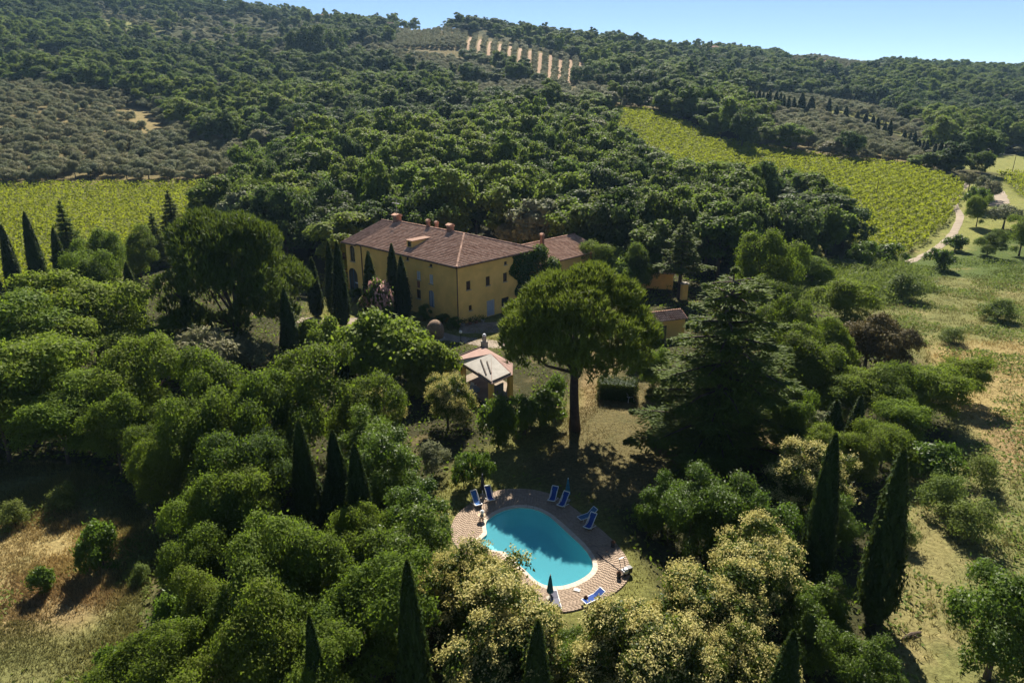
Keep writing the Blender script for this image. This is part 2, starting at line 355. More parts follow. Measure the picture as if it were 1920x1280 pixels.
POLY = dict(
 vine_left=[(-500,352),(440,346),(500,352),(470,380),(430,430),(330,480),(150,570),(-500,640)],
 olive_left=[(-500,120),(90,165),(260,190),(330,240),(420,285),(560,300),(560,346),(-500,352)],
 clear_a=[(232,200),(262,205),(300,225),(330,262),(300,268),(250,250)], clear_b=[(500,318),(560,312),(570,345),(490,345)], clear_c=[(500,105),(545,100),(560,128),(510,132)], clear_d=[(630,98),(690,104),(700,118),(640,116)],
 olive_far=[(130,20),(640,40),(600,90),(520,120),(330,110),(180,70)],
 olive_grey=[(640,92),(760,85),(850,110),(960,150),(860,160),(700,125)],
 orchard=[(735,60),(830,56),(900,66),(1000,92),(1100,116),(1112,164),(1020,164),(950,138),(900,118),(740,98)],
 olive_mid=[(870,165),(1000,160),(1200,178),(1290,202),(1130,206),(1000,218),(880,200)],
 vine_right=[(1125,212),(1160,206),(1210,209),(1290,234),(1340,262),(1425,278),(1560,298),(1720,316),(1808,345),(1802,372),(1775,420),(1740,452),(1690,482),(1600,472),(1540,410),(1400,390),(1200,340),(1140,260)],
 olive_right=[(1425,214),(1560,222),(1640,250),(1700,292),(1750,314),(1640,306),(1560,297),(1425,277)],
 valley=[(1770,296),(1800,290),(2300,290),(2300,332),(1880,326),(1800,316)],
 vine_far=[(1862,328),(2300,332),(2300,440),(1960,400),(1905,365)],
 verge=[(1800,330),(1865,328),(1905,365),(1960,400),(2100,430),(1920,440),(1800,430),(1770,425),(1805,372)],
 track_gap=[(1690,487),(1740,450),(1775,418),(1800,372),(1806,345),(1835,328),(1905,420),(1810,475)],
 clear_e=[(190,38),(290,44),(310,58),(200,54)], clear_f=[(330,92),(420,98),(430,112),(340,106)], clear_g=[(1190,132),(1280,138),(1290,152),(1200,148)], clear_h=[(60,104),(140,110),(150,126),(70,122)], clear_i=[(1480,150),(1580,156),(1590,170),(1490,166)],
 olive_ridge=[(1440,98),(1640,110),(1660,138),(1480,132)], olive_behind=[(1390,184),(1510,188),(1650,210),(1765,280),(1740,286),(1640,226),(1500,206),(1385,198)],
 lane=[(1385,198),(1500,205),(1640,224),(1740,284),(1795,318),(1740,322),(1640,262),(1560,230),(1385,224)],
 open_right=[(1600,478),(1700,485),(1800,432),(1920,440),(2300,440),(2300,540),(1480,510)],
 cane=[(1480,500),(1700,500),(1760,545),(1640,580),(1500,575)],
 meadow_right=[(1500,575),(1640,560),(1760,520),(2400,440),(2900,1500),(1640,1500),(1660,1180),(1690,900),(1790,830),(1730,680),(1600,600)],
 gold_right=[(1740,650),(2400,600),(2500,820),(1900,900),(1810,800)], gold_right2=[(1700,940),(1760,960),(1800,1040),(1740,1280),(1690,1400),(1650,1180)], rust_right=[(1850,800),(2100,780),(2100,870),(1880,900)],
 meadow_left=[(-900,850),(150,870),(330,1000),(290,1080),(160,1500),(-1200,1500)],
 rust_left=[(-200,1090),(160,1080),(230,1130),(120,1180),(-200,1190)], gold_left=[(-200,980),(120,960),(250,1040),(200,1080),(-200,1080)],
 lawn=[(800,980),(820,900),(900,850),(1000,800),(1060,760),(1120,650),(1150,650),(1130,760),(1040,860),(960,900),(1000,905),(1130,960),(1230,1080),(1220,1160),(1080,1190),(1000,1200),(820,1010)],
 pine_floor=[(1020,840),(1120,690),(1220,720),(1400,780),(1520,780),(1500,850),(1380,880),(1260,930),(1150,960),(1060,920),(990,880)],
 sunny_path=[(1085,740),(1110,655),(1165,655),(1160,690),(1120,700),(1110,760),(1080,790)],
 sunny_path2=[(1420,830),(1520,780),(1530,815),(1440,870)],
 court=[(570,560),(720,570),(860,590),(960,590),(960,650),(850,650),(780,620),(650,660),(580,610)],
)
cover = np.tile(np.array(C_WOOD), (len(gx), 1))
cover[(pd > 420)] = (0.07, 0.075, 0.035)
rngc = np.random.default_rng(3)
jx = ppx + rngc.normal(0, 3, len(gx)); jy = ppy + rngc.normal(0, 3, len(gx))*np.clip(60/np.maximum(pd, 1), 0.15, 1)
front = gy > 8
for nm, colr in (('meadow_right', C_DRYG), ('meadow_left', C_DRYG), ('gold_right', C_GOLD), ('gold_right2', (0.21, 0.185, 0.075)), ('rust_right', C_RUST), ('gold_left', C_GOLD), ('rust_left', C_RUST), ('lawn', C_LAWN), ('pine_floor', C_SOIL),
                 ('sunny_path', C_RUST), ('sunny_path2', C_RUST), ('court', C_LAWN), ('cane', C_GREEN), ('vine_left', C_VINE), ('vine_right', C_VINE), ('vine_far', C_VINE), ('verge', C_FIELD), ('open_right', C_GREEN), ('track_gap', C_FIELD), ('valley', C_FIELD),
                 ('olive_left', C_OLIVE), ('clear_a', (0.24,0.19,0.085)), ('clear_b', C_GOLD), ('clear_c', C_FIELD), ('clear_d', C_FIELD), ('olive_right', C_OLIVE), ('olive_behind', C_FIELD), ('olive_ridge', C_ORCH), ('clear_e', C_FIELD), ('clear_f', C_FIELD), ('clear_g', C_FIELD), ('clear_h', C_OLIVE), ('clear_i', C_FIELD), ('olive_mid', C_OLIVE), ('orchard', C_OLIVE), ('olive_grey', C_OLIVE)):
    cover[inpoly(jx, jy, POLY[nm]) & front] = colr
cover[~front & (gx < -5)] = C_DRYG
nr, nc = GX.shape
def smooth_cover(c, k):
    c = c.reshape(nr, nc, 3)
    for _ in range(k):
        d = c.copy(); d[1:-1, 1:-1] = (c[1:-1, 1:-1]*2 + c[:-2, 1:-1] + c[2:, 1:-1] + c[1:-1, :-2] + c[1:-1, 2:])/6; c = d
    return c.reshape(-1, 3)
cover = smooth_cover(cover, 1)
idx = np.arange(nr*nc).reshape(nr, nc)
faces = np.stack([idx[:-1, :-1], idx[:-1, 1:], idx[1:, 1:], idx[1:, :-1]], -1).reshape(-1, 4)
# pool outlines, surveyed from the photograph (zoomed pixel -> place)
def zp(pts, z): return [at_z(780+x/4.174, 860+y/4.174, z) for x, y in pts]
POOL = zp([(545,490),(620,432),(700,397),(800,378),(900,385),(980,410),(1050,450),(1130,522),(1210,598),(1290,670),(1345,735),(1382,800),(1390,850),(1370,890),(1320,930),(1250,968),(1170,995),(1080,1005),(1000,992),(935,955),(870,890),(800,830),(735,778),(690,726),(625,724),(560,704),(502,668),(494,642),(525,612),(556,592),(544,540)], 0.05)
DECK = zp([(268,560),(290,480),(340,410),(430,345),(520,290),(620,250),(750,232),(900,238),(1040,268),(1160,330),(1300,435),(1450,555),(1560,655),(1640,755),(1684,850),(1672,930),(1610,1010),(1500,1085),(1350,1155),(1200,1198),(1090,1206),(950,1190),(800,1130),(650,1030),(500,900),(370,760),(290,650)], 0.05)
PC = np.mean([p_[:2] for p_ in POOL], 0)
def polar(poly, n=180, r0=0):
    """closed outline resampled by angle around the pool's centre"""
    P = np.array([q[:2] for q in poly]); Q = []
    th = np.linspace(0, 2*np.pi, n, endpoint=False)
    for a in th:
        d = np.array([math.cos(a), math.sin(a)]); best = 0
        for i in range(len(P)):
            A, B = P[i]-PC, P[(i+1) % len(P)]-PC; e = B-A
            den = d[0]*e[1]-d[1]*e[0]
            if abs(den) < 1e-9: continue
            tt = (A[0]*e[1]-A[1]*e[0])/den; uu = (A[0]*d[1]-A[1]*d[0])/den
            if tt > 0 and -1e-6 <= uu <= 1+1e-6: best = max(best, tt)
        Q.append(best)
    return th, np.array(Q)
TH, RP = polar(POOL); _, RD = polar(DECK)
for _ in range(2): RP = (np.roll(RP, 1)+2*RP+np.roll(RP, -1))/4
for _ in range(6): RD = (np.roll(RD, 1)+2*RD+np.roll(RD, -1))/4
RD = np.maximum(RD, RP+1.0)
ct = np.c_[gx, gy][faces].mean(1)
an = np.arctan2(ct[:, 1]-PC[1], ct[:, 0]-PC[0]) % (2*np.pi); rr = np.hypot(ct[:, 0]-PC[0], ct[:, 1]-PC[1])
rin = np.interp(an, np.append(TH, 2*np.pi), np.append((RD*0.35+RP*0.65), (RD*0.35+RP*0.65)[0]))
keep = rr > rin + 0.25
terr = np_mesh('ground', np.c_[gx, gy, gz], faces[keep], 'ground', {'cover': np.c_[cover, np.ones(len(gx))]}, smooth=True)
tag(obj('ground', terr), kind='structure')
def cover_at(x, y):
    j = np.clip(np.searchsorted(YS, y)-1, 0, nr-2); u = x/(YS[j]+122); i = np.clip(((u+1.1)/2.2*(nc-1)).astype(int), 0, nc-1)
    return cover.reshape(nr, nc, 3)[j, i]
def ribbon(name, pix, width, mat, lift=0.05, world=False):
    P = [np.array(q) if world else ground(*q) for q in pix]
    pts = []
    for i in range(len(P)-1):
        a0, b0, c0, d0 = P[max(i-1, 0)], P[i], P[i+1], P[min(i+2, len(P)-1)]
        n = max(3, int(np.hypot(*(c0-b0)[:2])/2.0))
        for k in range(n):
            s = k/n; pts.append(0.5*((2*b0)+(-a0+c0)*s+(2*a0-5*b0+4*c0-d0)*s*s+(-a0+3*b0-3*c0+d0)*s**3))
    pts.append(P[-1]); pts = np.array(pts)[:, :2]
    tg = np.gradient(pts, axis=0); tg /= np.linalg.norm(tg, axis=1)[:, None]; nn = np.c_[-tg[:, 1], tg[:, 0]]
    rg = np.random.default_rng(len(pts)); V = []
    for e in (-1, -0.33, 0.33, 1):
        q = pts + nn*(e*width/2*(1+0.12*rg.normal(size=(len(pts), 1)) if abs(e) == 1 else e/e))
        V.append(np.c_[q, zf(q[:, 0], q[:, 1]) + (lift if abs(e) < 1 else lift*0.4)])
    n = len(pts); V = np.stack(V, 1).reshape(-1, 3); fs = []
    for i in range(n-1):
        for k in range(3): fs.append((i*4+k, i*4+k+1, i*4+5+k, i*4+4+k))
    return tag(obj(name, np_mesh(name, V, fs, mat, smooth=True)), kind='structure')
ribbon('farm_track', [(1700,492),(1750,470),(1785,440),(1800,405),(1790,385),(1795,360),(1812,345),(1785,325),(1765,316)], 1.8, 'track', 0.10)
ribbon('gravel_road', [(1855,386),(1874,378),(1872,364),(1862,355)], 4.5, 'track', 0.14)
ribbon('drive_lane', [(560,600),(640,602),(720,604),(790,622),(850,634),(930,646),(960,640)], 3.0, 'drive', 0.05)
ribbon('forecourt', [(860,616),(900,614),(945,612),(975,612)], 5.5, 'drive', 0.04)
# bare strips between the rows of the far orchard
STRIPS = [(918+18.8*k, 79+4.3*k, min(158, 112+7.0*k)) for k in range(-3, 10)]
for px, ty_, by_ in STRIPS:
    A = ground(px+2, ty_); Bp = ground(px-3, by_)
    ribbon('earth_strip', [A, (A*2+Bp)/3, (A+Bp*2)/3, Bp], 2.7, 'bare_earth', 0.3, world=True)

# ------------------------------------------------------------------ PLANT MESHES (built once, shared by every plant of the kind)
def unit(v): return v/np.maximum(np.linalg.norm(v, axis=-1, keepdims=True), 1e-9)
def leaf_mesh(name, C, Nn, L, W, mat, rng, T=None, lv=None, fold=0.25):
    """one folded rhombic leaf (or leaf spray) per centre C, normal Nn; T = optional long direction"""
    n = len(C); Nn = unit(Nn)
    T = rng.normal(size=(n, 3)) if T is None else T
    T = unit(T - Nn*np.sum(T*Nn, 1, keepdims=True)); S = np.cross(Nn, T)
    L = (L*(0.65+0.7*rng.random(n)))[:, None]; W = (W*(0.65+0.7*rng.random(n)))[:, None]
    V = np.stack([C-T*L/2, C+S*W/2-Nn*W*fold-T*L*0.05, C+T*L/2, C-S*W/2-Nn*W*fold-T*L*0.05], 1).reshape(-1, 3)
    Fc = np.arange(4*n).reshape(n, 4)
    lv = rng.random(n) if lv is None else lv
    return np_mesh(name, V, Fc, mat, {'lv': np.repeat(lv, 4)})
def sphere_dirs(n, rng): return unit(rng.normal(size=(n, 3)))
def broad_points(rng, Rr, Rz, zc, nl, nclump, per, lobe=(0.17, 0.44), clump=0.16, flat=0.7, upbias=0.5, skirt=-0.75):
    """crown = lobes > clumps > leaves; returns leaf centres, outward normals and a clump value"""
    d = sphere_dirs(nl*6, rng); d = d[d[:, 2] > skirt]
    sel = [0]
    for i in range(1, len(d)):                       # spread the lobes, uneven but not piled up
        if len(sel) >= nl: break
        if np.min(np.linalg.norm(d[sel]-d[i], axis=1)) > 1.55/math.sqrt(nl): sel.append(i)
    d = d[sel]; az = np.arctan2(d[:, 1], d[:, 0]); q = rng.random(6)*6.28
    bulge = 1+0.16*np.sin(az+q[0])+0.13*np.sin(2*az+q[1]+2*d[:, 2])+0.10*np.sin(3*az+q[2]-3*d[:, 2])+rng.normal(size=len(d))*0.10
    rad = (rng.uniform(0.50, 0.92, len(d))*bulge)[:, None]
    LC = d*rad*np.array([Rr, Rr, Rz]); LR = rng.uniform(*lobe, len(d))*Rr
    LC = np.vstack([LC, [[0, 0, Rz*0.15]]]); LR = np.append(LR, Rr*0.5)
    m = nclump*3
    k = rng.choice(len(LC), m, p=LR**2/np.sum(LR**2))
    cdv = sphere_dirs(m, rng); cdv[:, 2] += upbias; cdv = unit(cdv + 0.45*unit(LC[k]+1e-6))
    CC = LC[k] + cdv*LR[k][:, None]*rng.uniform(0.80, 1.10, m)[:, None]*np.array([1, 1, 0.85])
    D = np.linalg.norm(CC[:, None, :]-LC[None], axis=2)/LR[None]; D[np.arange(m), k] = 9
    ok = (D.min(1) > 0.72) & (cdv[:, 2] > -0.45)
    s = CC/np.array([Rr, Rr, Rz]); far = np.linalg.norm(s, axis=1); ok &= far < 1.45
    CC, cdv, k = CC[ok][:nclump], cdv[ok][:nclump], k[ok][:nclump]
    lobev = rng.random(len(LC)); cv = 0.45*lobev[k]+0.55*rng.random(len(CC))
    sz = rng.uniform(0.6, 1.35, len(CC))
    P = np.repeat(CC, per, 0) + rng.normal(size=(len(CC)*per, 3))*clump*Rr*np.array([1, 1, flat])*np.repeat(sz, per)[:, None]
    Nn = np.repeat(cdv, per, 0) + rng.normal(size=P.shape)*0.55 + np.array([0, 0, 0.35])
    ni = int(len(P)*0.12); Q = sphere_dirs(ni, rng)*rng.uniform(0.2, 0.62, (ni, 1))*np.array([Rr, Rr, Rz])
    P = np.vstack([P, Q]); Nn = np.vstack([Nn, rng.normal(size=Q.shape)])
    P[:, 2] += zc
    lv = np.concatenate([np.clip(np.repeat(cv, per)*0.65+rng.random(len(CC)*per)*0.35, 0, 1), np.full(ni, 0.1)])  # inner leaves coloured dark: shade inside the crown put into the leaf tone
    return P, Nn, lv, CC+np.array([0, 0, zc])
def trunk_mesh(name, h, r, limbs, mat='bark', lean=(0, 0), n=8):
    b = MB(); k = 5
    b.tube([(lean[0]*i/k, lean[1]*i/k, h*i/k-0.15) for i in range(k+1)], [r*(1.25 if i == 0 else 1-0.55*i/k) for i in range(k+1)], n)
    for q in limbs:
        s = random.uniform(0.45, 0.95); p0 = Vector((lean[0]*s, lean[1]*s, h*s)); q = Vector(q); mid = (p0+q)/2 + Vector((0, 0, -0.06*(q-p0).length))
        b.tube([p0, mid, q], [r*0.42, r*0.28, r*0.10], 5)
    return b.mesh(name, mat, True)
PROTO = {}
def proto(kind, trunk, crown, dims, extra=None):  # dims = (crown width, total height)
    PROTO.setdefault(kind, []).append((trunk, crown, dims, extra or []))
random.seed(5)
def make_broad(kind, seed, Rr, Rz, zc, nl, nclump, per, L, W, mat, blossom=0, trunk_r=0.22, bark='bark', **k):
    rng = np.random.default_rng(seed)
    P, Nn, lv, CC = broad_points(rng, Rr, Rz, zc, nl, nclump, per, **k)
    keep = P[:, 2] > 0.12
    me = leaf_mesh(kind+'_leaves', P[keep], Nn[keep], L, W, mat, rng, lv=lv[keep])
    ex = []
    if blossom:
        top = CC[(CC[:, 2] > zc-Rz*0.55)]
        dd = unit(top-np.array([0, 0, zc-Rz*0.3]))
        q = rng.choice(len(top), min(blossom, len(top)), replace=False)
        B = np.repeat(top[q]+dd[q]*0.09*Rr, 30, 0); D = np.repeat(dd[q]+np.array([0, 0, 0.7]), 30, 0)
        B = B + rng.normal(size=B.shape)*np.array([0.20, 0.20, 0.15]) + unit(D)*rng.uniform(-0.1, 0.32, len(B))[:, None]
        ex.append(('blossom', leaf_mesh(kind+'_blossom', B, rng.normal(size=B.shape)+D*0.6, 0.17, 0.11, 'blossom_cream', rng)))
    idx = rng.choice(len(CC), 7)
    tm = trunk_mesh(kind+'_trunk', zc*0.95, trunk_r, [tuple(CC[i]*np.array([.7, .7, .95])) for i in idx], bark)
    hi = np.percentile(P[:, 2], 99.7); wd = np.percentile(np.hypot(P[:, 0], P[:, 1]), 98.5)*2
    proto(kind, tm, me, (wd, hi), ex)
# near broadleaves: fine leaves
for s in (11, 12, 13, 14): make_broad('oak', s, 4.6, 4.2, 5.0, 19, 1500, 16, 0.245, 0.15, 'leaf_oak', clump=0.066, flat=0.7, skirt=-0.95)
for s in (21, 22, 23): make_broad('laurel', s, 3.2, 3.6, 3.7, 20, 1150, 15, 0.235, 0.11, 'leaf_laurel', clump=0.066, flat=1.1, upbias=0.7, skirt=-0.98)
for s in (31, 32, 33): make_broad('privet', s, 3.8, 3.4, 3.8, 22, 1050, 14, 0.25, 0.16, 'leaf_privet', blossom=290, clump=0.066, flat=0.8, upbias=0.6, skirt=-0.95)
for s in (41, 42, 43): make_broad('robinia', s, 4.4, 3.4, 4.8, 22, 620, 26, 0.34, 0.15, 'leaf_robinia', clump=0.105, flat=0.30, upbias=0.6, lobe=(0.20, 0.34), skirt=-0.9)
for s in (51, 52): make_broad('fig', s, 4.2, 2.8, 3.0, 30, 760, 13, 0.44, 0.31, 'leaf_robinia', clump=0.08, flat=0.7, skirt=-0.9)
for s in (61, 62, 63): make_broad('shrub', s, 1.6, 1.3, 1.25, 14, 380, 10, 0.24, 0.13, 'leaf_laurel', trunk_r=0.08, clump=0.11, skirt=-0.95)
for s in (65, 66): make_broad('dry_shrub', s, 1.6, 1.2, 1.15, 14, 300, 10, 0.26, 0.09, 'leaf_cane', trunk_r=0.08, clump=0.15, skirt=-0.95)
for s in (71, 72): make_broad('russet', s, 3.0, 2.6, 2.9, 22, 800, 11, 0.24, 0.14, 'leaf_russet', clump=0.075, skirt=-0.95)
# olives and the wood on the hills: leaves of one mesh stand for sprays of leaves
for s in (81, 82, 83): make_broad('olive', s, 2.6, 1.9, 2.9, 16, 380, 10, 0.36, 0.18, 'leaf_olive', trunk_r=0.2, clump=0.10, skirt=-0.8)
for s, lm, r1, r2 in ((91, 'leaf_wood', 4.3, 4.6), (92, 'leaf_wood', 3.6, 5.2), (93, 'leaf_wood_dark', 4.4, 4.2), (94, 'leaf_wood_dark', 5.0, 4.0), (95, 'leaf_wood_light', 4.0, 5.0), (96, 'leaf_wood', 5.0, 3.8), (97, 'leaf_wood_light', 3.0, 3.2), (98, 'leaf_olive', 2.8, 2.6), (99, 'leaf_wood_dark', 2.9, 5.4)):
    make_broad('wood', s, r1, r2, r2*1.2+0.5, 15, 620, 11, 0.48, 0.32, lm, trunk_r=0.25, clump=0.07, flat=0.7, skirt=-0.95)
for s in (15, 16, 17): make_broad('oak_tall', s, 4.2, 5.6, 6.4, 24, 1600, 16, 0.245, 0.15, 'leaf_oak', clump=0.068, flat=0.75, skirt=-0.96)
def make_cypress(kind, seed, n, L, W, Rm=0.95, H=12.0, ell=1.0):
    rng = np.random.default_rng(seed)
    tt = rng.random(n)**0.85; prof = lambda t: Rm*np.minimum((t/0.22+0.30)**0.6, 1.0)*np.clip((1-t)**0.62*1.22, 0, 1)
    th = rng.random(n)*2*np.pi
    wob = 1+0.10*np.sin(th*5+tt*9+seed)+0.07*np.sin(th*9-tt*21)
    r = prof(tt)*wob*(1-0.25*rng.random(n)**2)*(1+0.22*(rng.random(n) < 0.10))
    C = np.c_[r*np.cos(th), r*np.sin(th)*ell, 0.35+tt*(H-0.6)]
    out = np.c_[np.cos(th), np.sin(th), np.full(n, 0.15)]
    T = np.c_[np.cos(th)*0.18, np.sin(th)*0.18, np.ones(n)] + rng.normal(size=(n, 3))*0.16
    lv = np.clip(0.5+0.35*np.sin(th*7+tt*30)+rng.normal(size=n)*0.25, 0, 1)
    me = leaf_mesh(kind+'_leaves', C, out+rng.normal(size=(n, 3))*0.4, L, W, 'leaf_cypress', rng, T=T, lv=lv)
    b = MB(); b.tube([(0, 0, -0.2), (0, 0, H*0.5), (0, 0, H*0.92)], [0.22, 0.13, 0.03], 7)
    proto(kind, b.mesh(kind+'_trunk', 'bark', True), me, (Rm*2.0, H))
for s in (101, 102, 103): make_cypress('cypress', s, 9500, 0.42, 0.13)
for s in (111,): make_cypress('cypress_far', s, 1500, 0.9, 0.35)
def make_pine(kind, seed, Rr, zb, Hc, nt, mat='leaf_pine'):
    """umbrella pine: dome of upward needle tufts carried by spreading limbs"""
    rng = np.random.default_rng(seed); pads = []
    for i in range(46):
        a = rng.random()*2*np.pi; q = math.sqrt(rng.random())
        pads.append((q*Rr*0.86*math.cos(a), q*Rr*0.86*math.sin(a), zb+Hc*(0.30+0.62*(1-q**2.2))+rng.normal()*0.25, rng.uniform(0.20, 0.33)*Rr))
    for i in range(16):
        a = i/16*2*np.pi+rng.normal()*0.15; q = rng.uniform(0.62, 0.86)
        pads.append((q*Rr*math.cos(a), q*Rr*math.sin(a), zb+Hc*rng.uniform(0.05, 0.30), rng.uniform(0.18, 0.28)*Rr))
    pads = np.array(pads); k = rng.choice(len(pads), nt, p=pads[:, 3]**2/np.sum(pads[:, 3]**2))
    d = sphere_dirs(nt, rng); d[:, 2] = np.abs(d[:, 2])*1.1-0.28*(rng.random(nt) < 0.4); d = unit(d)
    base = pads[k, :3] + d*pads[k, 3:4]*rng.uniform(0.80, 1.05, nt)[:, None]*np.array([1, 1, 0.62])
    nb = 5; B = np.repeat(base, nb, 0); D = np.repeat(unit(d*0.55+np.array([0, 0, 0.9])), nb, 0)
    T = unit(D + rng.normal(size=B.shape)*0.28)
    lv = np.clip(np.repeat(rng.random(nt), nb)*0.65+rng.random(len(B))*0.35, 0, 1)
    me = leaf_mesh(kind+'_needles', B+T*0.26, rng.normal(size=B.shape), 0.80, 0.115, mat, rng, T=T, lv=lv, fold=0.1)
    b = MB(); lx = 0.05*zb
    b.tube([(0, 0, -0.3), (0.15, 0, zb*0.25), (lx*0.6, 0.1, zb*0.55), (lx, 0, zb*0.85), (lx, 0.1, zb+Hc*0.45)], [0.62, 0.46, 0.42, 0.36, 0.16], 10)
    for i in range(15):
        j = rng.integers(0, len(pads)); q = pads[j, :3]; s0 = rng.uniform(0.72, 1.0)
        p0 = Vector((lx, 0, zb*s0)); q = Vector(q); mid = p0*0.45+q*0.55+Vector((0, 0, -0.10*(q-p0).length))
        b.tube([p0, mid, q], [0.17, 0.11, 0.04], 6)
    hi = np.percentile(base[:, 2], 99.5)+0.4; wd = 2*np.percentile(np.hypot(base[:, 0], base[:, 1]), 99)
    proto(kind, b.mesh(kind+'_trunk', 'bark_pine', True), me, (wd, hi))
make_pine('pine', 121, 7.0, 6.6, 7.4, 9500)
make_pine('pine_low', 122, 8.2, 2.8, 9.6, 9500, 'leaf_pine_dark')
def make_cedar(kind, seed, H, Rm, tiers, per, mat='leaf_cedar', sparse=1.0, z0=0.8, shape=0.72):
    rng = np.random.default_rng(seed); C = []; Nn = []; Tt = []; lv = []; b = MB()
    b.tube([(0, 0, -0.3), (0.05, 0, H*0.5), (0, 0.05, H*0.98)], [0.5*Rm/7, 0.3*Rm/7, 0.03], 9)
    for i in range(tiers):
        s = i/(tiers-1); z = z0+(H-z0-0.5)*s**0.92; Rb = Rm*((1-s)**shape*0.98+0.05)*rng.uniform(0.70, 1.08)
        nbr = max(3, int((8-4*s)*sparse)); a0 = rng.random()*7
        for j in range(nbr):
            a = a0+j*2*np.pi/nbr+rng.normal()*0.2; Lb = Rb*rng.uniform(0.65, 1.1); dz = rng.uniform(-0.05, 0.12)*Lb
            dirv = np.array([math.cos(a), math.sin(a), 0]); side = np.array([-math.sin(a), math.cos(a), 0])
            b.tube([(0, 0, z), tuple(dirv*Lb*0.5+np.array([0, 0, z+dz])), tuple(dirv*Lb*0.95+np.array([0, 0, z+dz*0.6-0.05*Lb]))], [0.09*Rm/7+0.02, 0.06*Rm/7+0.01, 0.015], 5)
            n = int(per*Lb/Rm*(0.5+0.5*Lb/Rm))+12
            q = rng.random(n)**0.7; wd = Lb*0.30*np.sin(np.clip(q*1.05, 0, 1)*np.pi)**0.7+0.10
            sd = rng.normal(size=n)*wd*0.55
            zz = z+dz*np.sin(q*np.pi/2)-0.06*Lb*q**2-np.abs(sd)*0.16+rng.normal(size=n)*0.06-rng.random(n)**3*0.35
            P = dirv*(q*Lb)[:, None]+side*sd[:, None]; P[:, 2] = zz
            C.append(P); Nn.append(np.array([0, 0, 1])+rng.normal(size=(n, 3))*0.42)
            Tt.append(dirv+side*np.sign(sd)[:, None]*0.7+np.c_[np.zeros(n), np.zeros(n), np.full(n, -0.12)]+rng.normal(size=(n, 3))*0.25); lv.append(np.clip(rng.random()*0.5+rng.random(n)*0.5, 0, 1))
    me = leaf_mesh(kind+'_needles', np.vstack(C), np.vstack(Nn), 0.42, 0.13, mat, rng, T=np.vstack(Tt), lv=np.concatenate(lv))
    proto(kind, b.mesh(kind+'_trunk', 'bark_pine', True), me, (Rm*1.9, H))
make_cedar('cedar', 131, 17.0, 7.2, 14, 1350, shape=0.34)
make_cedar('conifer', 132, 11.0, 3.4, 13, 260, sparse=0.85, z0=4.0)
make_cedar('fir', 133, 10.0, 2.4, 16, 240, z0=0.8)

CATN = dict(oak_tall=('broadleaf_tree', 'tree'), oak=('broadleaf_tree', 'tree'), laurel=('laurel_tree', 'tree'), privet=('privet_tree', 'tree'), robinia=('locust_tree', 'tree'), fig=('fig_tree', 'tree'), shrub=('shrub', 'shrub'), dry_shrub=('shrub', 'shrub'), russet=('russet_shrub', 'shrub'),
            olive=('olive_tree', 'olive tree'), wood=('woodland_tree', 'tree'), cypress=('cypress_tree', 'cypress'), cypress_far=('cypress_tree', 'cypress'), pine=('umbrella_pine', 'pine tree'), pine_low=('umbrella_pine', 'pine tree'),
            cedar=('cedar_tree', 'cedar'), conifer=('conifer_tree', 'conifer'), fir=('fir_tree', 'fir tree'))
PRNG = random.Random(17)
LEAFPART = dict(shrub='foliage', dry_shrub='foliage', russet='foliage')
def plant(kind, P, width, height, label, group=None, var=None, tilt=0.0, rz=None, bare=False):
    v = PROTO[kind]; tm, cm, (wd, hi), ex = v[PRNG.randrange(len(v)) if var is None else var % len(v)]
    nm, cat = CATN[kind]
    e = empty(nm, (float(P[0]), float(P[1]), float(P[2])), PRNG.uniform(0, 6.28) if rz is None else rz, label, cat, group)
    ax = PRNG.uniform(0.86, 1.16) if kind not in ('cypress', 'cypress_far', 'pine', 'pine_low', 'cedar') else PRNG.uniform(0.97, 1.03)
    e.scale = (width/wd*ax, width/wd/ax, height/hi)
    if tilt: e.rotation_euler[1] = tilt
    o = obj('trunk' if 'shrub' not in nm else 'stem', tm, e)
    o = obj('crown' if 'shrub' not in nm else 'foliage', cm, e)
    for en, em in ex: obj(en, em, e)
    return e
RMAX = dict(oak=1.12, laurel=1.15, privet=0.95, robinia=0.85, fig=0.95, shrub=1.5, dry_shrub=0.9, olive=1.05, russet=1.05)
def put(kind, bx, by, ty, wpx, label, group=None, **k):
    """base pixel, pixel row of the top and pixel width of the crown, all standing on the ground"""
    rmax = RMAX.get(kind, 99)
    for _ in range(80):                              # a plant too tall for its spread stands farther back
        P = ground(bx, by); h = height_to(P, ty); d = proj(P)[2][0]; dmid = d - h*0.5*SP
        if h <= rmax*wpx*dmid/F or by < ty+20: break
        by -= 5
    if kind == 'oak' and h/(wpx*dmid/F) > 1.15: kind = 'oak_tall'
    return plant(kind, P, wpx*dmid/F, max(h, 0.5), label, group, **k)

# ------------------------------------------------------------------ THE FARMHOUSE
HA = math.atan2(0.7235, 0.69); HC = np.array([-8.32, 100.25, 0.0])
house = empty('farmhouse', tuple(HC), HA, 'long ochre farmhouse with a hipped terracotta tile roof', 'house')
UX = np.array([math.cos(HA), math.sin(HA), 0]); UY = np.array([-math.sin(HA), math.cos(HA), 0])
def lray(px, py):
    r = ray(px, py); o_ = np.array([0, 0, CAM_H])-HC
    return np.array([o_@UX, o_@UY, o_[2]]), np.array([r@UX, r@UY, r[2]])
def hit(px, py, axis, val):
    o_, r = lray(px, py); tt = (val-o_[axis])/r[axis]; return o_+r*tt
def hit_slope(px, py, z0, k):                       # long front roof plane: z = z0 + k*x
    o_, r = lray(px, py); tt = (z0+k*o_[0]-o_[2])/(r[2]-k*r[0]); return o_+r*tt
OV = 0.55; EZ, RZ, WX, LY = 9.4, 12.2, 18.3, 26.4
SL = (RZ-EZ)/(WX/2)
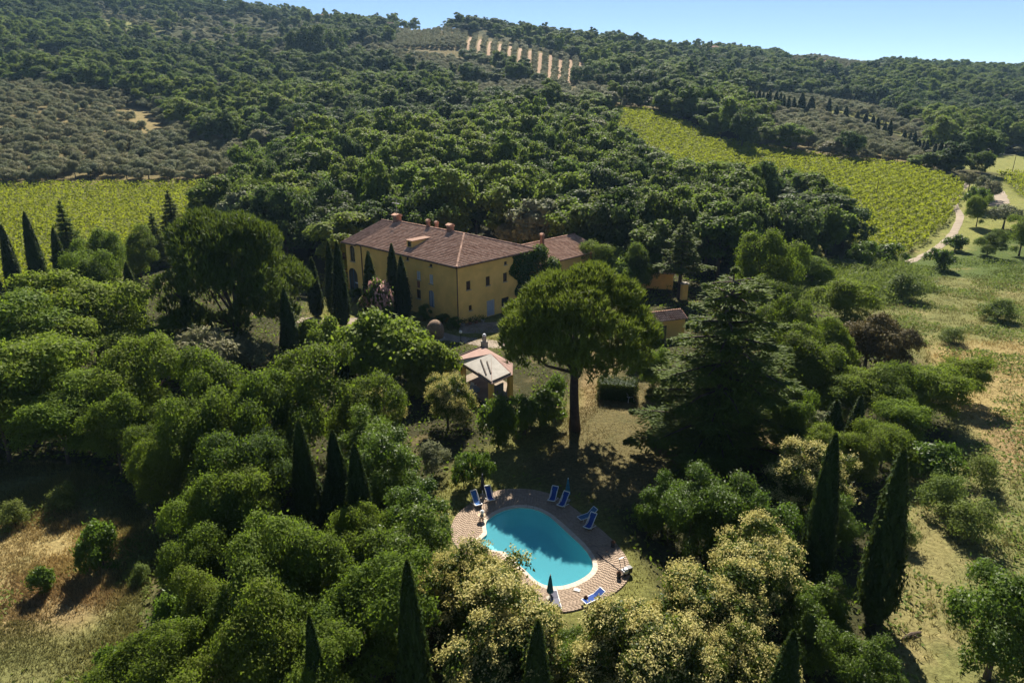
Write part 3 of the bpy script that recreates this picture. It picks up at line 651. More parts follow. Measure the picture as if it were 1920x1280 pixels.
def wall_panel(name, mat, parent, org, du, L, H, holes, depth=0.25, tops=None):
    """wall sheet with real openings and reveals; org + s*du + z; normal on the right-hand side of du"""
    org = Vector(org); du = Vector(du); nn = Vector((du.y, -du.x, 0)); b = MB()
    ss = sorted({0, L, *[h[0] for h in holes], *[h[1] for h in holes]}); zs = sorted({0, H, *[h[2] for h in holes], *[h[3] for h in holes]})
    P = lambda s, z, q=0: org+du*s+Vector((0, 0, z))-nn*q
    for i in range(len(ss)-1):
        for j in range(len(zs)-1):
            cs, cz = (ss[i]+ss[i+1])/2, (zs[j]+zs[j+1])/2
            if any(h[0] < cs < h[1] and h[2] < cz < h[3] for h in holes): continue
            b.add([P(ss[i], zs[j]), P(ss[i+1], zs[j]), P(ss[i+1], zs[j+1]), P(ss[i], zs[j+1])], [(0, 1, 2, 3)])
    for s0, s1, z0, z1, arch in holes:
        for a_, c_ in (((s0, z0), (s0, z1)), ((s0, z1), (s1, z1)), ((s1, z1), (s1, z0)), ((s1, z0), (s0, z0))):
            b.add([P(*a_), P(*c_), P(*c_, depth), P(*a_, depth)], [(0, 1, 2, 3)])
        if arch:                                     # spandrels close the square opening to an arch
            r_ = (s1-s0)/2; cs = (s0+s1)/2; zc = z1-r_; k = 8
            for sg in (-1, 1):
                pts = [P(cs+sg*r_*math.cos(q*math.pi/2/k), zc+r_*math.sin(q*math.pi/2/k), 0.02) for q in range(k+1)]
                cn = P(cs+sg*r_, z1, 0.02)
                for q in range(k): b.add([cn, pts[q], pts[q+1]], [(0, 1, 2)])
    return b.build(name, mat, parent)
def opening(parent, org, du, h, frame_mat, fill, depth=0.18, kind='window', shutters=None, sill=True, label=None):
    """frame, pane or leaf, sill inside one opening"""
    s0, s1, z0, z1, arch = h; org = Vector(org); du = Vector(du); nn = Vector((du.y, -du.x, 0)); P = lambda s, z, q=0: org+du*s+Vector((0, 0, z))-nn*q
    b = MB(); wv = 0.09
    for (a_, c_) in (((s0+wv/2, z0), (s0+wv/2, z1)), ((s1-wv/2, z0), (s1-wv/2, z1)), ((s0, z1-wv/2), (s1, z1-wv/2)), ((s0, z0+wv/2), (s1, z0+wv/2)), (((s0+s1)/2, z0), ((s0+s1)/2, z1))):
        b.bar(P(*a_, depth), P(*c_, depth), wv, 0.06, up=nn)
    wd = b.build(kind, frame_mat, parent)
    if label: wd['label'] = label
    pb = MB(); pb.add([P(s0, z0, depth+0.02), P(s1, z0, depth+0.02), P(s1, z1, depth+0.02), P(s0, z1, depth+0.02)], [(0, 1, 2, 3)])
    pb.build('pane' if fill == 'glass_dark' else 'leaf', fill, wd)
    if sill:
        sb = MB(); sb.bar(P(s0-0.1, z0-0.04, -0.05), P(s1+0.1, z0-0.04, -0.05), 0.16, 0.08); sb.build('sill', 'stone', wd)
    if shutters:
        for s_ in ((s0, -1), (s1, 1)):
            w_ = (s1-s0)/2; q = MB(); c0 = s_[0]+s_[1]*w_/2
            q.bar(P(c0, z0, -0.045), P(c0, z1, -0.045), w_-0.03, 0.05, up=nn); q.build('shutter', shutters, wd)
    return wd
def pix_rect(x0, y0, x1, y1, z, arch=False, sc_=5.335, ox=620, oy=400):
    a_ = hit(ox+x0/sc_, oy+(y1)/sc_, 0 if z == 'L' else 1, OV); c_ = hit(ox+x1/sc_, oy+y0/sc_, 0 if z == 'L' else 1, OV)
    i = 1 if z == 'L' else 0
    s0, s1 = sorted((a_[i], c_[i])); zz0 = hit(ox+(x0+x1)/2/sc_, oy+y1/sc_, 0 if z == 'L' else 1, OV)[2]; zz1 = hit(ox+(x0+x1)/2/sc_, oy+y0/sc_, 0 if z == 'L' else 1, OV)[2]
    return [s0, s1, max(zz0, 0.02), min(zz1, 9.2), arch]
WH = 9.35
LONG = dict(arch_a=pix_rect(198,325,234,480,'L',True), arch_b=pix_rect(360,375,392,490,'L',True), arch_c=pix_rect(566,432,604,560,'L',True), attic_a=pix_rect(756,440,780,470,'L'), attic_b=pix_rect(988,505,1015,535,'L'),
            up_a=pix_rect(858,578,896,664,'L'), up_b=pix_rect(986,612,1022,706,'L'), low_a=pix_rect(860,762,899,852,'L'), blue=pix_rect(983,770,1032,936,'L',True), gate=pix_rect(190,550,262,742,'L',True))
ENDW = dict(a=pix_rect(200,622,246,718,'E',False,5.818,840,420), b=pix_rect(413,572,458,670,'E',False,5.818,840,420), c=pix_rect(602,532,645,628,'E',False,5.818,840,420), attic=pix_rect(612,408,645,445,'E',False,5.818,840,420),
            low=pix_rect(228,885,262,942,'E',False,5.818,840,420), door=pix_rect(426,828,512,1052,'E',False,5.818,840,420), door2=pix_rect(585,800,665,1010,'E',False,5.818,840,420))
for k_ in ('gate',): LONG[k_][2] = 0.02
ENDW['door'][2] = 0.03; ENDW['door2'][2] = 0.03
L_END = 30.4
# long facade runs along +y; its outside is -x, so the sheet is laid from the far end to the corner
def flip(h): return [L_END-h[1], L_END-h[0], h[2], h[3], h[4]]
LH = {k_: flip(h) for k_, h in LONG.items()}; EH = {k_: [h[0]-OV, h[1]-OV, h[2], h[3], h[4]] for k_, h in ENDW.items()}
lo, ld = (OV, L_END, 0), (0, -1, 0); eo, ed = (OV, OV, 0), (1, 0, 0)
wall_l = wall_panel('long_wall', 'stucco', house, lo, ld, L_END-OV, WH, list(LH.values()))
wall_e = wall_panel('end_wall', 'stucco', house, eo, ed, WX-2*OV, WH, list(EH.values()))
wall_panel('rear_wall', 'stucco', house, (WX-OV, OV, 0), (0, 1, 0), L_END-OV, WH, [])
gb = MB(); gb.add([(WX-OV, L_END, 0), (OV, L_END, 0), (OV, L_END, WH), (WX/2, L_END, RZ-0.25), (WX-OV, L_END, WH)], [(0, 1, 2, 3, 4)]); gb.build('gable_wall', 'stucco', house)
for k_ in ('arch_a', 'arch_b', 'arch_c', 'attic_a', 'attic_b'): opening(house, lo, ld, LH[k_], 'frame_wood', 'glass_dark')
opening(house, lo, ld, LH['up_a'], 'white_paint', 'grey_white'); opening(house, lo, ld, LH['up_b'], 'white_paint', 'grey_white')
opening(house, lo, ld, LH['low_a'], 'shutter_brown', 'shutter_brown')
opening(house, lo, ld, LH['blue'], 'blue_paint', 'grey_white', kind='door', sill=False, label='blue arched door of the long facade')
opening(house, lo, ld, LH['gate'], 'blue_paint', 'dark_metal', kind='gate', sill=False)
for k_ in ('a', 'b', 'c'): opening(house, eo, ed, EH[k_], 'shutter_brown', 'shutter_brown')
for k_ in ('attic', 'low'): opening(house, eo, ed, EH[k_], 'frame_wood', 'shutter_brown')
opening(house, eo, ed, EH['door'], 'white_paint', 'grey_white', kind='door', sill=False, label='white plank door of the end wall'); opening(house, eo, ed, EH['door2'], 'shutter_brown', 'glass_dark', kind='door', sill=False)
# door planks
h = EH['door']
for i in range(5):
    s = h[0]+0.1+(h[1]-h[0]-0.2)*(i+0.5)/5; q = MB(); q.bar((OV+s, OV+0.16, h[2]), (OV+s, OV+0.16, h[3]-0.1), (h[1]-h[0]-0.2)/5-0.03, 0.04, up=(0, 1, 0)); q.build('plank', 'grey_white', house)
# terracotta panel below the upper left window, plinth band, lamp
a_ = LH['up_a']; q = MB(); q.box((OV-0.04, L_END-(a_[0]+a_[1])/2, a_[2]-0.75), (0.08, 0.6, 1.1)); q.build('wall_niche', 'terracotta', house)
def tile_plane(name, parent, org, e, u, inside, L, S, mat='roof_tile', seed=1, cw=0.30, rs=0.44, kind=True):
    """barrel tiles laid in courses on a slope: org + s*e + t*u"""
    rg = np.random.default_rng(seed); org, e, u = Vector(org), Vector(e).normalized(), Vector(u).normalized(); n = e.cross(u).normalized()
    if n.z < 0: n = -n
    V = []; Fq = []; A = []
    for j in range(int(S/rs)+1):
        for i in range(int(L/cw)+1):
            s0 = i*cw; t0 = j*rs
            if not inside(s0+cw/2, t0+rs*0.5): continue
            a = float(np.clip(rg.normal(0.5, 0.24)+0.12*math.sin(i*0.3+j), 0, 1)); k = len(V); jt = rg.normal()*0.012
            for tt, lift in ((t0-0.05, 0.085), (t0+rs, 0.02)):
                for f, up in ((0.0, 0.0), (0.28, 0.055), (0.72, 0.055), (1.0, 0.0)):
                    V.append(tuple(org+e*(s0+f*cw*0.97)+u*(tt+jt)+n*(lift+up)))
            for f in (0.0, 0.28, 0.72, 1.0): V.append(tuple(org+e*(s0+f*cw*0.97)+u*(t0-0.05+jt)+n*0.0))
            A += [a]*12
            for f in range(3): Fq += [(k+f, k+f+1, k+4+f+1, k+4+f), (k+8+f, k+8+f+1, k+f+1, k+f)]
    o_ = obj(name, np_mesh(name, V, Fq, mat, {'lv': np.array(A)}), parent)
    if kind: o_['kind'] = 'stuff'
    return o_
def caps(name, parent, p, q, mat='roof_tile', seed=1, r=0.17, st=0.45):
    rg = random.Random(seed); p, q = Vector(p), Vector(q); L = (q-p).length; n = int(L/st); b = MB(); d = (q-p)/n; sd = d.cross(Vector((0, 0, 1))).normalized(); up = sd.cross(d).normalized()
    for i in range(n):
        vs = []
        for tt, rr_ in ((i-0.08, r*1.08), (i+1, r*0.9)):
            for k in range(6): a = math.pi*k/5; vs.append(p+d*tt+sd*(math.cos(a)*rr_)+up*(math.sin(a)*rr_*0.9+0.05))
        b.add(vs, [(k, k+1, k+7, k+6) for k in range(5)], rg.random())
    o_ = b.build(name, mat, parent); o_['kind'] = 'stuff'; return o_
HY = 8.2
rb = MB(); TH_ = 0.14
top = [(0,0,EZ),(WX,0,EZ),(WX,LY,EZ),(0,LY,EZ),(WX/2,HY,RZ),(WX/2,LY,RZ)]
rb.add(top, [(0,1,4),(1,2,5,4),(0,4,5,3)]); rb.add([(x,y,z-TH_) for x,y,z in top], [(0,4,1),(1,4,5,2),(0,3,5,4)])
for a_, c_ in ((0,1),(1,2),(2,5),(5,3),(3,0)): rb.add([top[a_], top[c_], (*top[c_][:2], top[c_][2]-TH_), (*top[a_][:2], top[a_][2]-TH_)], [(0,1,2,3)])
roof = rb.build('roof', 'terracotta', house)
sl_l = Vector((WX/2, 0, RZ-EZ)); SLen = sl_l.length; hip_u = Vector((0, HY, RZ-EZ)); HLen = hip_u.length
tile_plane('roof_tiles', roof, (0,0,EZ), (0,1,0), sl_l, lambda s, t_: s > HY*t_/SLen-0.05 and s < LY and t_ < SLen, LY, SLen, seed=2)
tile_plane('roof_tiles', roof, (WX,0,EZ), (0,1,0), Vector((-WX/2,0,RZ-EZ)), lambda s, t_: s > HY*t_/SLen-0.05 and s < LY and t_ < SLen, LY, SLen, seed=3)
tile_plane('roof_tiles', roof, (0,0,EZ), (1,0,0), hip_u, lambda s, t_: WX/2*t_/HLen-0.05 < s < WX-WX/2*t_/HLen+0.05 and t_ < HLen, WX, HLen, seed=4)
caps('ridge_caps', roof, (WX/2,HY,RZ+0.05), (WX/2,LY,RZ+0.05)); caps('hip_caps', roof, (0,0,EZ+0.05), (WX/2,HY,RZ+0.05), 'roof_tile_old', seed=2, r=0.19); caps('hip_caps', roof, (WX,0,EZ+0.05), (WX/2,HY,RZ+0.05), 'roof_tile_old', seed=3, r=0.19)
# the older roof at the far end sits a little lower
EZ2, RZ2, Y2 = 9.12, 11.9, 31.0
r2 = MB(); tp2 = [(0,LY,EZ2),(WX,LY,EZ2),(WX,Y2,EZ2),(0,Y2,EZ2),(WX/2,LY,RZ2),(WX/2,Y2,RZ2)]
r2.add(tp2, [(1,2,5,4),(0,4,5,3),(2,3,5),(0,1,4)]); r2.add([(x,y,z-TH_) for x,y,z in tp2], [(1,4,5,2),(0,3,5,4)])
for a_, c_ in ((2,5),(5,3),(3,0),(1,2)): r2.add([tp2[a_], tp2[c_], (*tp2[c_][:2], tp2[c_][2]-TH_), (*tp2[a_][:2], tp2[a_][2]-TH_)], [(0,1,2,3)])
roof2 = r2.build('old_roof', 'terracotta', house)
tile_plane('roof_tiles', roof2, (0,LY,EZ2), (0,1,0), sl_l, lambda s, t_: s < Y2-LY and t_ < SLen, Y2-LY, SLen, mat='roof_tile_old', seed=5)
caps('ridge_caps', roof2, (WX/2,LY,RZ2+0.05), (WX/2,Y2,RZ2+0.05), 'roof_tile_old', 6)
def chimney(parent, x, y, z, w_, h_, mat='brick', cap='roof_tile'):
    b = MB(); b.box((x, y, z+h_/2-0.5), (w_, w_*0.8, h_+1.0)); c_ = b.build('chimney', mat, parent)
    k = MB()
    for sx in (-1, 1):
        for sy in (-1, 1): k.box((x+sx*w_*0.38, y+sy*w_*0.3, z+h_+0.12), (0.14, 0.14, 0.24))
    k.box((x, y, z+h_+0.02), (w_*1.25, w_*1.05, 0.08)); k.add([(x-w_*0.7, y-w_*0.6, z+h_+0.24), (x+w_*0.7, y-w_*0.6, z+h_+0.24), (x+w_*0.7, y+w_*0.6, z+h_+0.24), (x-w_*0.7, y+w_*0.6, z+h_+0.24), (x, y-w_*0.6, z+h_+0.5), (x, y+w_*0.6, z+h_+0.5)], [(0,3,2,1),(0,1,4),(2,3,5),(1,2,5,4),(3,0,4,5)])
    k.build('chimney_cap', cap, c_); return c_
for y_, w_, h_ in ((11.6, 0.95, 1.0), (17.4, 0.55, 1.1), (16.2, 0.5, 0.8), (26.2, 1.2, 1.1)): chimney(roof, WX/2+(0.9 if y_ == 16.2 else 0.0), y_, RZ-0.1, w_, h_)
ab = MB(); ab.tube([(WX/2, 26.2, RZ+1.4), (WX/2, 26.2, RZ+4.2)], 0.04, 6)
ab.bar((WX/2-0.1, 25.2, RZ+3.3), (WX/2+0.1, 27.4, RZ+3.3), 0.04)
for i in range(6): ab.bar((WX/2-0.5+0.06*i, 25.3+0.4*i, RZ+3.3), (WX/2+0.5-0.06*i, 25.3+0.4*i, RZ+3.3), 0.03)
tag(ab.build('aerial', 'metal', house), 'thin metal television aerial')
# dormer
dp = hit_slope(620+790/5.335, 400+345/5.335, EZ, SL); dx, dy = dp[0], dp[1]; dz = EZ+SL*dx
db = MB(); wv, hv = 0.75, 1.15; dl = hv/SL*0.98
db.add([(dx,dy-wv,dz),(dx,dy+wv,dz),(dx,dy+wv,dz+hv),(dx,dy-wv,dz+hv),(dx+dl,dy-wv,dz+hv),(dx+dl,dy+wv,dz+hv)], [(0,3,2,1),(0,4,3),(1,2,5)])
dm = db.build('dormer', 'stucco', roof)
dr = MB(); ov = 0.15
dr.add([(dx-ov,dy-wv-ov,dz+hv+0.03),(dx-ov,dy+wv+ov,dz+hv+0.03),(dx+dl+0.3,dy+wv+ov,dz+hv+0.10),(dx+dl+0.3,dy-wv-ov,dz+hv+0.10),(dx-ov,dy-wv-ov,dz+hv+0.13),(dx-ov,dy+wv+ov,dz+hv+0.13),(dx+dl+0.3,dy+wv+ov,dz+hv+0.20),(dx+dl+0.3,dy-wv-ov,dz+hv+0.20)], [(0,1,2,3),(4,7,6,5),(0,4,5,1),(1,5,6,2),(3,2,6,7),(0,3,7,4)])
dr.build('dormer_roof', 'roof_tile_old', dm)
dw = MB(); dw.box((dx-0.01, dy, dz+hv/2+0.05), (0.06, 0.75, 0.8)); dw.build('dormer_window', 'glass_dark', dm)
# gutters and downpipes
for nm_, p_, q_ in (('gutter', (-0.07,-0.07,EZ-0.09), (-0.07,LY,EZ-0.09)), ('gutter', (-0.07,-0.07,EZ-0.09), (WX+0.07,-0.07,EZ-0.09)), ('gutter', (-0.07,LY+0.1,EZ2-0.09), (-0.07,Y2,EZ2-0.09))):
    g = MB(); g.bar(p_, q_, 0.14, 0.12); g.build(nm_, 'copper', house)
for x_, y_ in ((OV-0.07, OV-0.07), (OV-0.09, L_END-(LH['arch_a'][1]+LH['arch_b'][0])/2-0.4)):
    g = MB(); g.tube([(x_, y_, 0.05), (x_, y_, WH-0.4), (x_-0.45, y_-(0.45 if y_ < 1 else 0), EZ-0.15)], 0.085, 8); g.build('downpipe', 'copper', house)
# single-storey wing on the right
wing = empty('farmhouse_wing', tuple(HC+UX*18.4), HA, 'lower tiled wing joined to the right end of the farmhouse', 'house')
wl, we, wr, wy0, wy1 = 19.0, 6.5, 8.5, 0.0, 14.4
wb = MB(); wb.add([(0,0.5,0),(wl-0.5,0.5,0),(wl-0.5,13.9,0),(0,13.9,0),(0,0.5,we+0.1),(wl-0.5,0.5,we+0.1),(wl-0.5,13.9,we+0.1),(0,13.9,we+0.1),(0,7.2,wr-0.1),(wl-0.5,7.2,wr-0.1)], [(0,1,5,4),(1,2,6,9,5),(2,3,7,6)]); wb.build('wall', 'stucco', wing)
wr_ = MB(); tpw = [(0,wy0,we),(wl,wy0,we),(wl,wy1,we),(0,wy1,we),(0,7.2,wr),(wl,7.2,wr)]
wr_.add(tpw, [(0,1,5,4),(4,5,2,3)]); wr_.add([(x,y,z-0.14) for x,y,z in tpw], [(0,4,5,1),(4,3,2,5)])
wr_.add([(wl,wy0,we),(wl,7.2,wr),(wl,wy1,we),(wl,wy1,we-0.14),(wl,7.2,wr-0.14),(wl,wy0,we-0.14)], [(0,5,4,1),(1,4,3,2)]); wr_.add([(0,wy0,we),(wl,wy0,we),(wl,wy0,we-0.14),(0,wy0,we-0.14)], [(0,1,2,3)])
wroof = wr_.build('roof', 'terracotta', wing); us = Vector((0,7.2,wr-we))
tile_plane('roof_tiles', wroof, (0,wy0,we), (1,0,0), us, lambda s, t_: s < wl and t_ < us.length, wl, us.length, seed=7)
tile_plane('roof_tiles', wroof, (0,wy1,we), (1,0,0), Vector((0,-7.2,wr-we)), lambda s, t_: s < wl and t_ < us.length, wl, us.length, seed=8)
caps('ridge_caps', wroof, (0,7.2,wr+0.05), (wl,7.2,wr+0.05), seed=9)
chimney(wroof, 7.0, 5.2, we+0.278*5.2, 0.6, 2.2)
# garden outbuildings beyond the pine
def outbuilding(name, P, ang, L, D, H, rise, label, mono=False, wallm='stucco'):
    e = empty(name, tuple(P), ang, label, 'outbuilding'); b = MB()
    b.add([(0,0,0),(L,0,0),(L,D,0),(0,D,0),(0,0,H),(L,0,H),(L,D,H),(0,D,H)], [(0,1,5,4),(1,2,6,5),(2,3,7,6),(3,0,4,7)]); b.build('wall', wallm, e)
    o_ = 0.3; u = Vector((0, D/2+o_, rise)); r = MB(); tq = [(-o_,-o_,H),(L+o_,-o_,H),(L+o_,D+o_,H),(-o_,D+o_,H),(-o_,D/2,H+rise),(L+o_,D/2,H+rise)]
    r.add(tq, [(0,1,5,4),(4,5,2,3),(0,4,3),(1,2,5),(0,3,2,1)]); rf = r.build('roof', 'terracotta', e)
    tile_plane('roof_tiles', rf, (-o_,-o_,H), (1,0,0), u, lambda s, t_: s < L+2*o_ and t_ < u.length, L+2*o_, u.length, seed=11)
    tile_plane('roof_tiles', rf, (-o_,D+o_,H), (1,0,0), Vector((0,-D/2-o_,rise)), lambda s, t_: s < L+2*o_ and t_ < u.length, L+2*o_, u.length, seed=12)
    dd = MB(); dd.box((L*0.3, -0.03, 1.05), (1.0, 0.08, 2.1)); dd.build('door', 'shutter_brown', e)
    return e
outbuilding('garden_outbuilding', (20.4,125.0,0), -0.27, 9.6, 3.6, 3.0, 0.9, 'low ochre outbuilding with tiled roof behind the conifer')
outbuilding('garden_shed', (20.6,94.0,0), 0.35, 5.2, 3.0, 2.9, 0.9, 'small tiled shed half hidden between the umbrella pine and the cedar')
gp = empty('gate_pillar', (30.2,116.0,0), 0.3, 'ochre masonry gate pillar beside the conifer trunk', 'pillar')
b = MB(); b.box((0,0,1.4), (1.1,0.8,2.8)); b.build('shaft', 'stucco', gp); b = MB(); b.box((0,0,2.88), (1.35,1.05,0.16)); b.box((0,0,3.02), (0.9,0.7,0.14)); b.build('cap', 'stone', gp)
# ------------------------------------------------------------------ PAVILION
pz = 3.0
pE, pA, pB, pC, pF = [at_z(*q, pz) for q in ((828,680.5), (865,683.5), (922,719.5), (961,702), (905.5,649))]
pG = np.array([0.1, 77.2, pz])
apx = at_z(921, 663, 4.25)
pav = empty('garden_pavilion', tuple(np.append(np.mean([q[:2] for q in (pE,pB,pC,pF)], 0), 0)), 0, 'open pavilion with a faded pink and grey felt roof on ochre pillars', 'pavilion')
PO = np.array(pav.location)
ring = [Vector(q-PO) for q in (pE, pA, pB, pC, pG, pF)]; AP = Vector(apx-PO); n_ = len(ring)
b = MB(); b.add([*ring, AP], [(i, (i+1) % n_, n_) for i in range(n_)]); b.add([*[q-Vector((0,0,0.12)) for q in ring], AP-Vector((0,0,0.12))], [((i+1) % n_, i, n_) for i in range(n_)])
for i in range(n_): b.add([ring[i], ring[(i+1) % n_], ring[(i+1) % n_]-Vector((0,0,0.12)), ring[i]-Vector((0,0,0.12))], [(0,3,2,1)])
proof = b.build('roof', 'felt_pink', pav)
def on_face(i, a, c):                               # point on roof facet i: a = from eave corner to next, c = towards the apex
    p_ = ring[i]*(1-a)+ring[(i+1) % n_]*a; return p_*(1-c)+AP*c+Vector((0,0,0.035))
def sheet(i, pts, mat='felt_grey'):
    q = MB(); P_ = [on_face(i, *s) for s in pts]; k = len(P_); q.add(P_+[v-Vector((0,0,0.03)) for v in P_], [tuple(range(k))]+[(j, j+k, (j+1) % k+k, (j+1) % k) for j in range(k)]); q.build('felt_sheet', mat, proof)
sheet(1, [(0.01,0.02),(0.99,0.02),(0.985,0.97),(0.02,0.96)]); sheet(0, [(0.42,0.02),(0.99,0.02),(0.99,0.95),(0.6,0.72)])
sheet(2, [(0.02,0.02),(0.97,0.02),(0.95,0.30),(0.30,0.95),(0.02,0.97)]); sheet(3, [(0.02,0.05),(0.35,0.05),(0.30,0.6),(0.03,0.9)], 'felt_pink')
for f_, p_, q_ in ((1,(0.22,0.55),(0.80,0.16)), (1,(0.62,0.62),(0.97,0.30)), (1,(0.02,0.03),(0.60,0.03)), (1,(0.55,0.06),(0.99,0.03)), (2,(0.05,0.05),(0.95,0.05)), (0,(0.02,0.03),(0.98,0.03)), (5,(0.02,0.03),(0.95,0.03))):
    q = MB(); q.bar(on_face(f_, *p_)+Vector((0,0,0.06)), on_face(f_, *q_)+Vector((0,0,0.06)), 0.13, 0.12); q.build('roof_batten', 'wood_dark', proof)
cen = sum(ring, Vector())/n_
for i, k_ in ((1,0.92),(2,0.92),(3,0.92),(0,0.9),(4,0.9),(5,0.9)):
    v = cen+(ring[i]-cen)*k_; q = MB(); q.box((v.x, v.y, 1.45), (0.5,0.5,2.9), rz=0.6); q.build('pillar', 'stucco', pav)
q = MB(); q.add([*[cen+(v-cen)*0.97+Vector((0,0,0.08-pz)) for v in ring]], [tuple(range(n_))]); 
for v in q.v: pass
q.build('floor', 'drive', pav)
v0, v1 = cen+(ring[2]-cen)*0.9, cen+(ring[3]-cen)*0.9
q = MB(); q.bar((v0.x,v0.y,1.15), (v0.x*0.35+v1.x*0.65, v0.y*0.35+v1.y*0.65, 1.15), 2.2, 0.12, up=(0.8,-0.6,0)); q.build('panel_screen', 'grey_fabric', pav)
q = MB(); fx = Vector(apx-PO); fp = Vector((ring[5].x+0.2, ring[5].y-0.3, 0)); q.box((fp.x,fp.y,1.9), (0.7,0.7,3.8), rz=0.5); q.box((fp.x,fp.y,4.1), (0.4,0.4,0.7), rz=0.5); q.build('flue', 'stone', pav)
q = MB(); q.lathe([(0.24,0),(0.26,0.12),(0.14,0.3)], 10, (fp.x,fp.y,4.5)); q.build('flue_cap', 'white_paint', pav)
tb = empty('covered_table', (-5.3,74.6,0), 0.6, 'long table under a blue grey tarpaulin inside the pavilion', 'table')
q = MB(); q.box((0,0,0.78), (2.6,1.3,0.06)); q.box((0,0,0.55), (2.64,1.34,0.42)); q.build('cover', 'tarp', tb)
for sx in (-1,1):
    for sy in (-1,1): q = MB(); q.box((sx*1.1,sy*0.5,0.2), (0.08,0.08,0.4)); q.build('leg', 'wood_dark', tb)
def plastic_chair(P, rz, label, s=1.0):
    e = empty('garden_chair', P, rz, label, 'chair'); e.scale = (s,s,s)
    q = MB(); q.box((0,0,0.43), (0.5,0.48,0.05)); q.build('seat', 'white_paint', e)
    q = MB(); q.box((0,0.24,0.70), (0.5,0.05,0.5), M=Matrix.Rotation(0.15,3,'X')); q.build('backrest', 'white_paint', e)
    for sx in (-1,1):
        q = MB(); q.bar((sx*0.26,-0.2,0.64), (sx*0.26,0.25,0.66), 0.06, 0.04); q.build('armrest', 'white_paint', e)
        for sy in (-1,1): q = MB(); q.bar((sx*0.22,sy*0.2,0.42), (sx*0.26,sy*0.24,0.0), 0.05); q.build('leg', 'white_paint', e)
    return e
plastic_chair((-4.6,75.9,0.08), 2.4, 'white plastic chair at the back of the pavilion, behind the covered table', 1.1)
plastic_chair(tuple(ground(1180,752)), 0.4, 'white garden chair in the shade beside the clipped dark hedge', 1.5)
plastic_chair(tuple(ground(1186,730)), 2.9, 'greyish white chair facing the hedge, just above the other shaded chair', 1.3)
# ------------------------------------------------------------------ POOL
n = len(TH); cs, sn = np.cos(TH), np.sin(TH)
def ringpts(Rr, z): return np.c_[PC[0]+Rr*cs, PC[1]+Rr*sn, np.full(n, z)]
pool = empty('swimming_pool', (PC[0], PC[1], 0), 0, 'turquoise swimming pool with a pale stone rim', 'pool')
def strip(rings, closed=True):
    V = np.vstack(rings)-np.array([PC[0], PC[1], 0]); fs = []
    for k in range(len(rings)-1):
        for i in range(n): fs.append((k*n+i, k*n+(i+1) % n, (k+1)*n+(i+1) % n, (k+1)*n+i))
    return V, fs
V, fs = strip([ringpts(RP, 0.05), ringpts(RP-0.02, -0.5), ringpts(RP-0.15, -1.35), ringpts(RP-0.6, -1.6), ringpts(RP*0.5, -1.75), ringpts(RP*0.02, -1.8)])
obj('basin', np_mesh('basin', V, fs, 'liner', smooth=True), pool)
V, fs = strip([ringpts(RP+0.005, -0.07), ringpts(RP*0.02, -0.07)]); obj('water', np_mesh('water', V, fs, 'water'), pool)
per = np.cumsum(np.r_[0, np.hypot(np.diff(np.r_[RP*cs, RP[0]*cs[0]]), np.diff(np.r_[RP*sn, RP[0]*sn[0]]))]); cw = 0.36
nst = 58
for k in range(nst):
    a0, a1 = np.interp([k*per[-1]/nst, (k+1)*per[-1]/nst-0.02], per, np.arange(n+1)); q = []
    tt = np.linspace(a0, a1, 4); rr_ = np.interp(tt, np.arange(n+1), np.r_[RP, RP[0]]); th = tt*2*np.pi/n
    b = MB(); vs = []
    for r_, a in zip(rr_, th):
        for dr_, z in ((-0.04,0.03),(-0.04,0.10),(cw,0.10),(cw,0.0)): vs.append(((r_+dr_)*math.cos(a), (r_+dr_)*math.sin(a), z))
    fs = []
    for i in range(3): fs += [(i*4+j, i*4+j+1, i*4+5+j, i*4+4+j) for j in range(3)]
    fs += [(0,1,2,3), (15,14,13,12)]
    b.add(vs, fs); b.build('coping_stone', 'coping', pool)
# corner steps on the left side
st_c = at_z(780+545/4.174, 860+660/4.174, 0)
for k, (r_, z) in enumerate(((1.0,-0.95),(0.72,-0.6),(0.45,-0.28))):
    q = MB(); q.lathe([(r_,-0.35),(r_,0.0)], 20, (st_c[0]-PC[0], st_c[1]-PC[1], z)); q.build('pool_step', 'step_paint', pool)
deck = empty('pool_terrace', (PC[0], PC[1], 0), 0); deck['kind'] = 'structure'
Ri = RP+cw
V, fs = strip([ringpts(Ri-0.1, 0.074), ringpts(RD, 0.074), ringpts(RD+0.06, -0.15)]); obj('bedding', np_mesh('bedding', V, fs, 'mortar'), deck)
V = []; Fq = []; A = []; rg = np.random.default_rng(8); NR = 18
for j in range(NR):
    f0, f1 = (j+0.03)/NR, (j+0.97)/NR; Rm_ = Ri+(RD-Ri)*(j+0.5)/NR
    pr = np.cumsum(np.r_[0, np.hypot(np.diff(np.r_[Rm_*cs, Rm_[0]*cs[0]]), np.diff(np.r_[Rm_*sn, Rm_[0]*sn[0]]))]); m_ = int(pr[-1]/0.27)
    ph = rg.random()
    for i in range(m_):
        a0, a1 = np.interp([(i+0.02+ph)*pr[-1]/m_ % pr[-1], (i+0.98+ph)*pr[-1]/m_ % pr[-1]], pr, np.arange(n+1))
        if a1 < a0: continue
        k = len(V); a = float(np.clip(rg.normal(0.5,0.22),0,1)); dz_ = rg.normal()*0.003
        for z in (0.09+dz_, 0.03):
            for aa, ff in ((a0,f0),(a1,f0),(a1,f1),(a0,f1)):
                ri = np.interp(aa, np.arange(n+1), np.r_[Ri, Ri[0]]); rd_ = np.interp(aa, np.arange(n+1), np.r_[RD, RD[0]]); r_ = ri+(rd_-ri)*ff
                V.append((r_*math.cos(aa*2*np.pi/n), r_*math.sin(aa*2*np.pi/n), z))
        A += [a]*8; Fq += [(k,k+1,k+2,k+3)]+[(k+q, k+4+q, k+4+(q+1) % 4, k+(q+1) % 4) for q in range(4)]
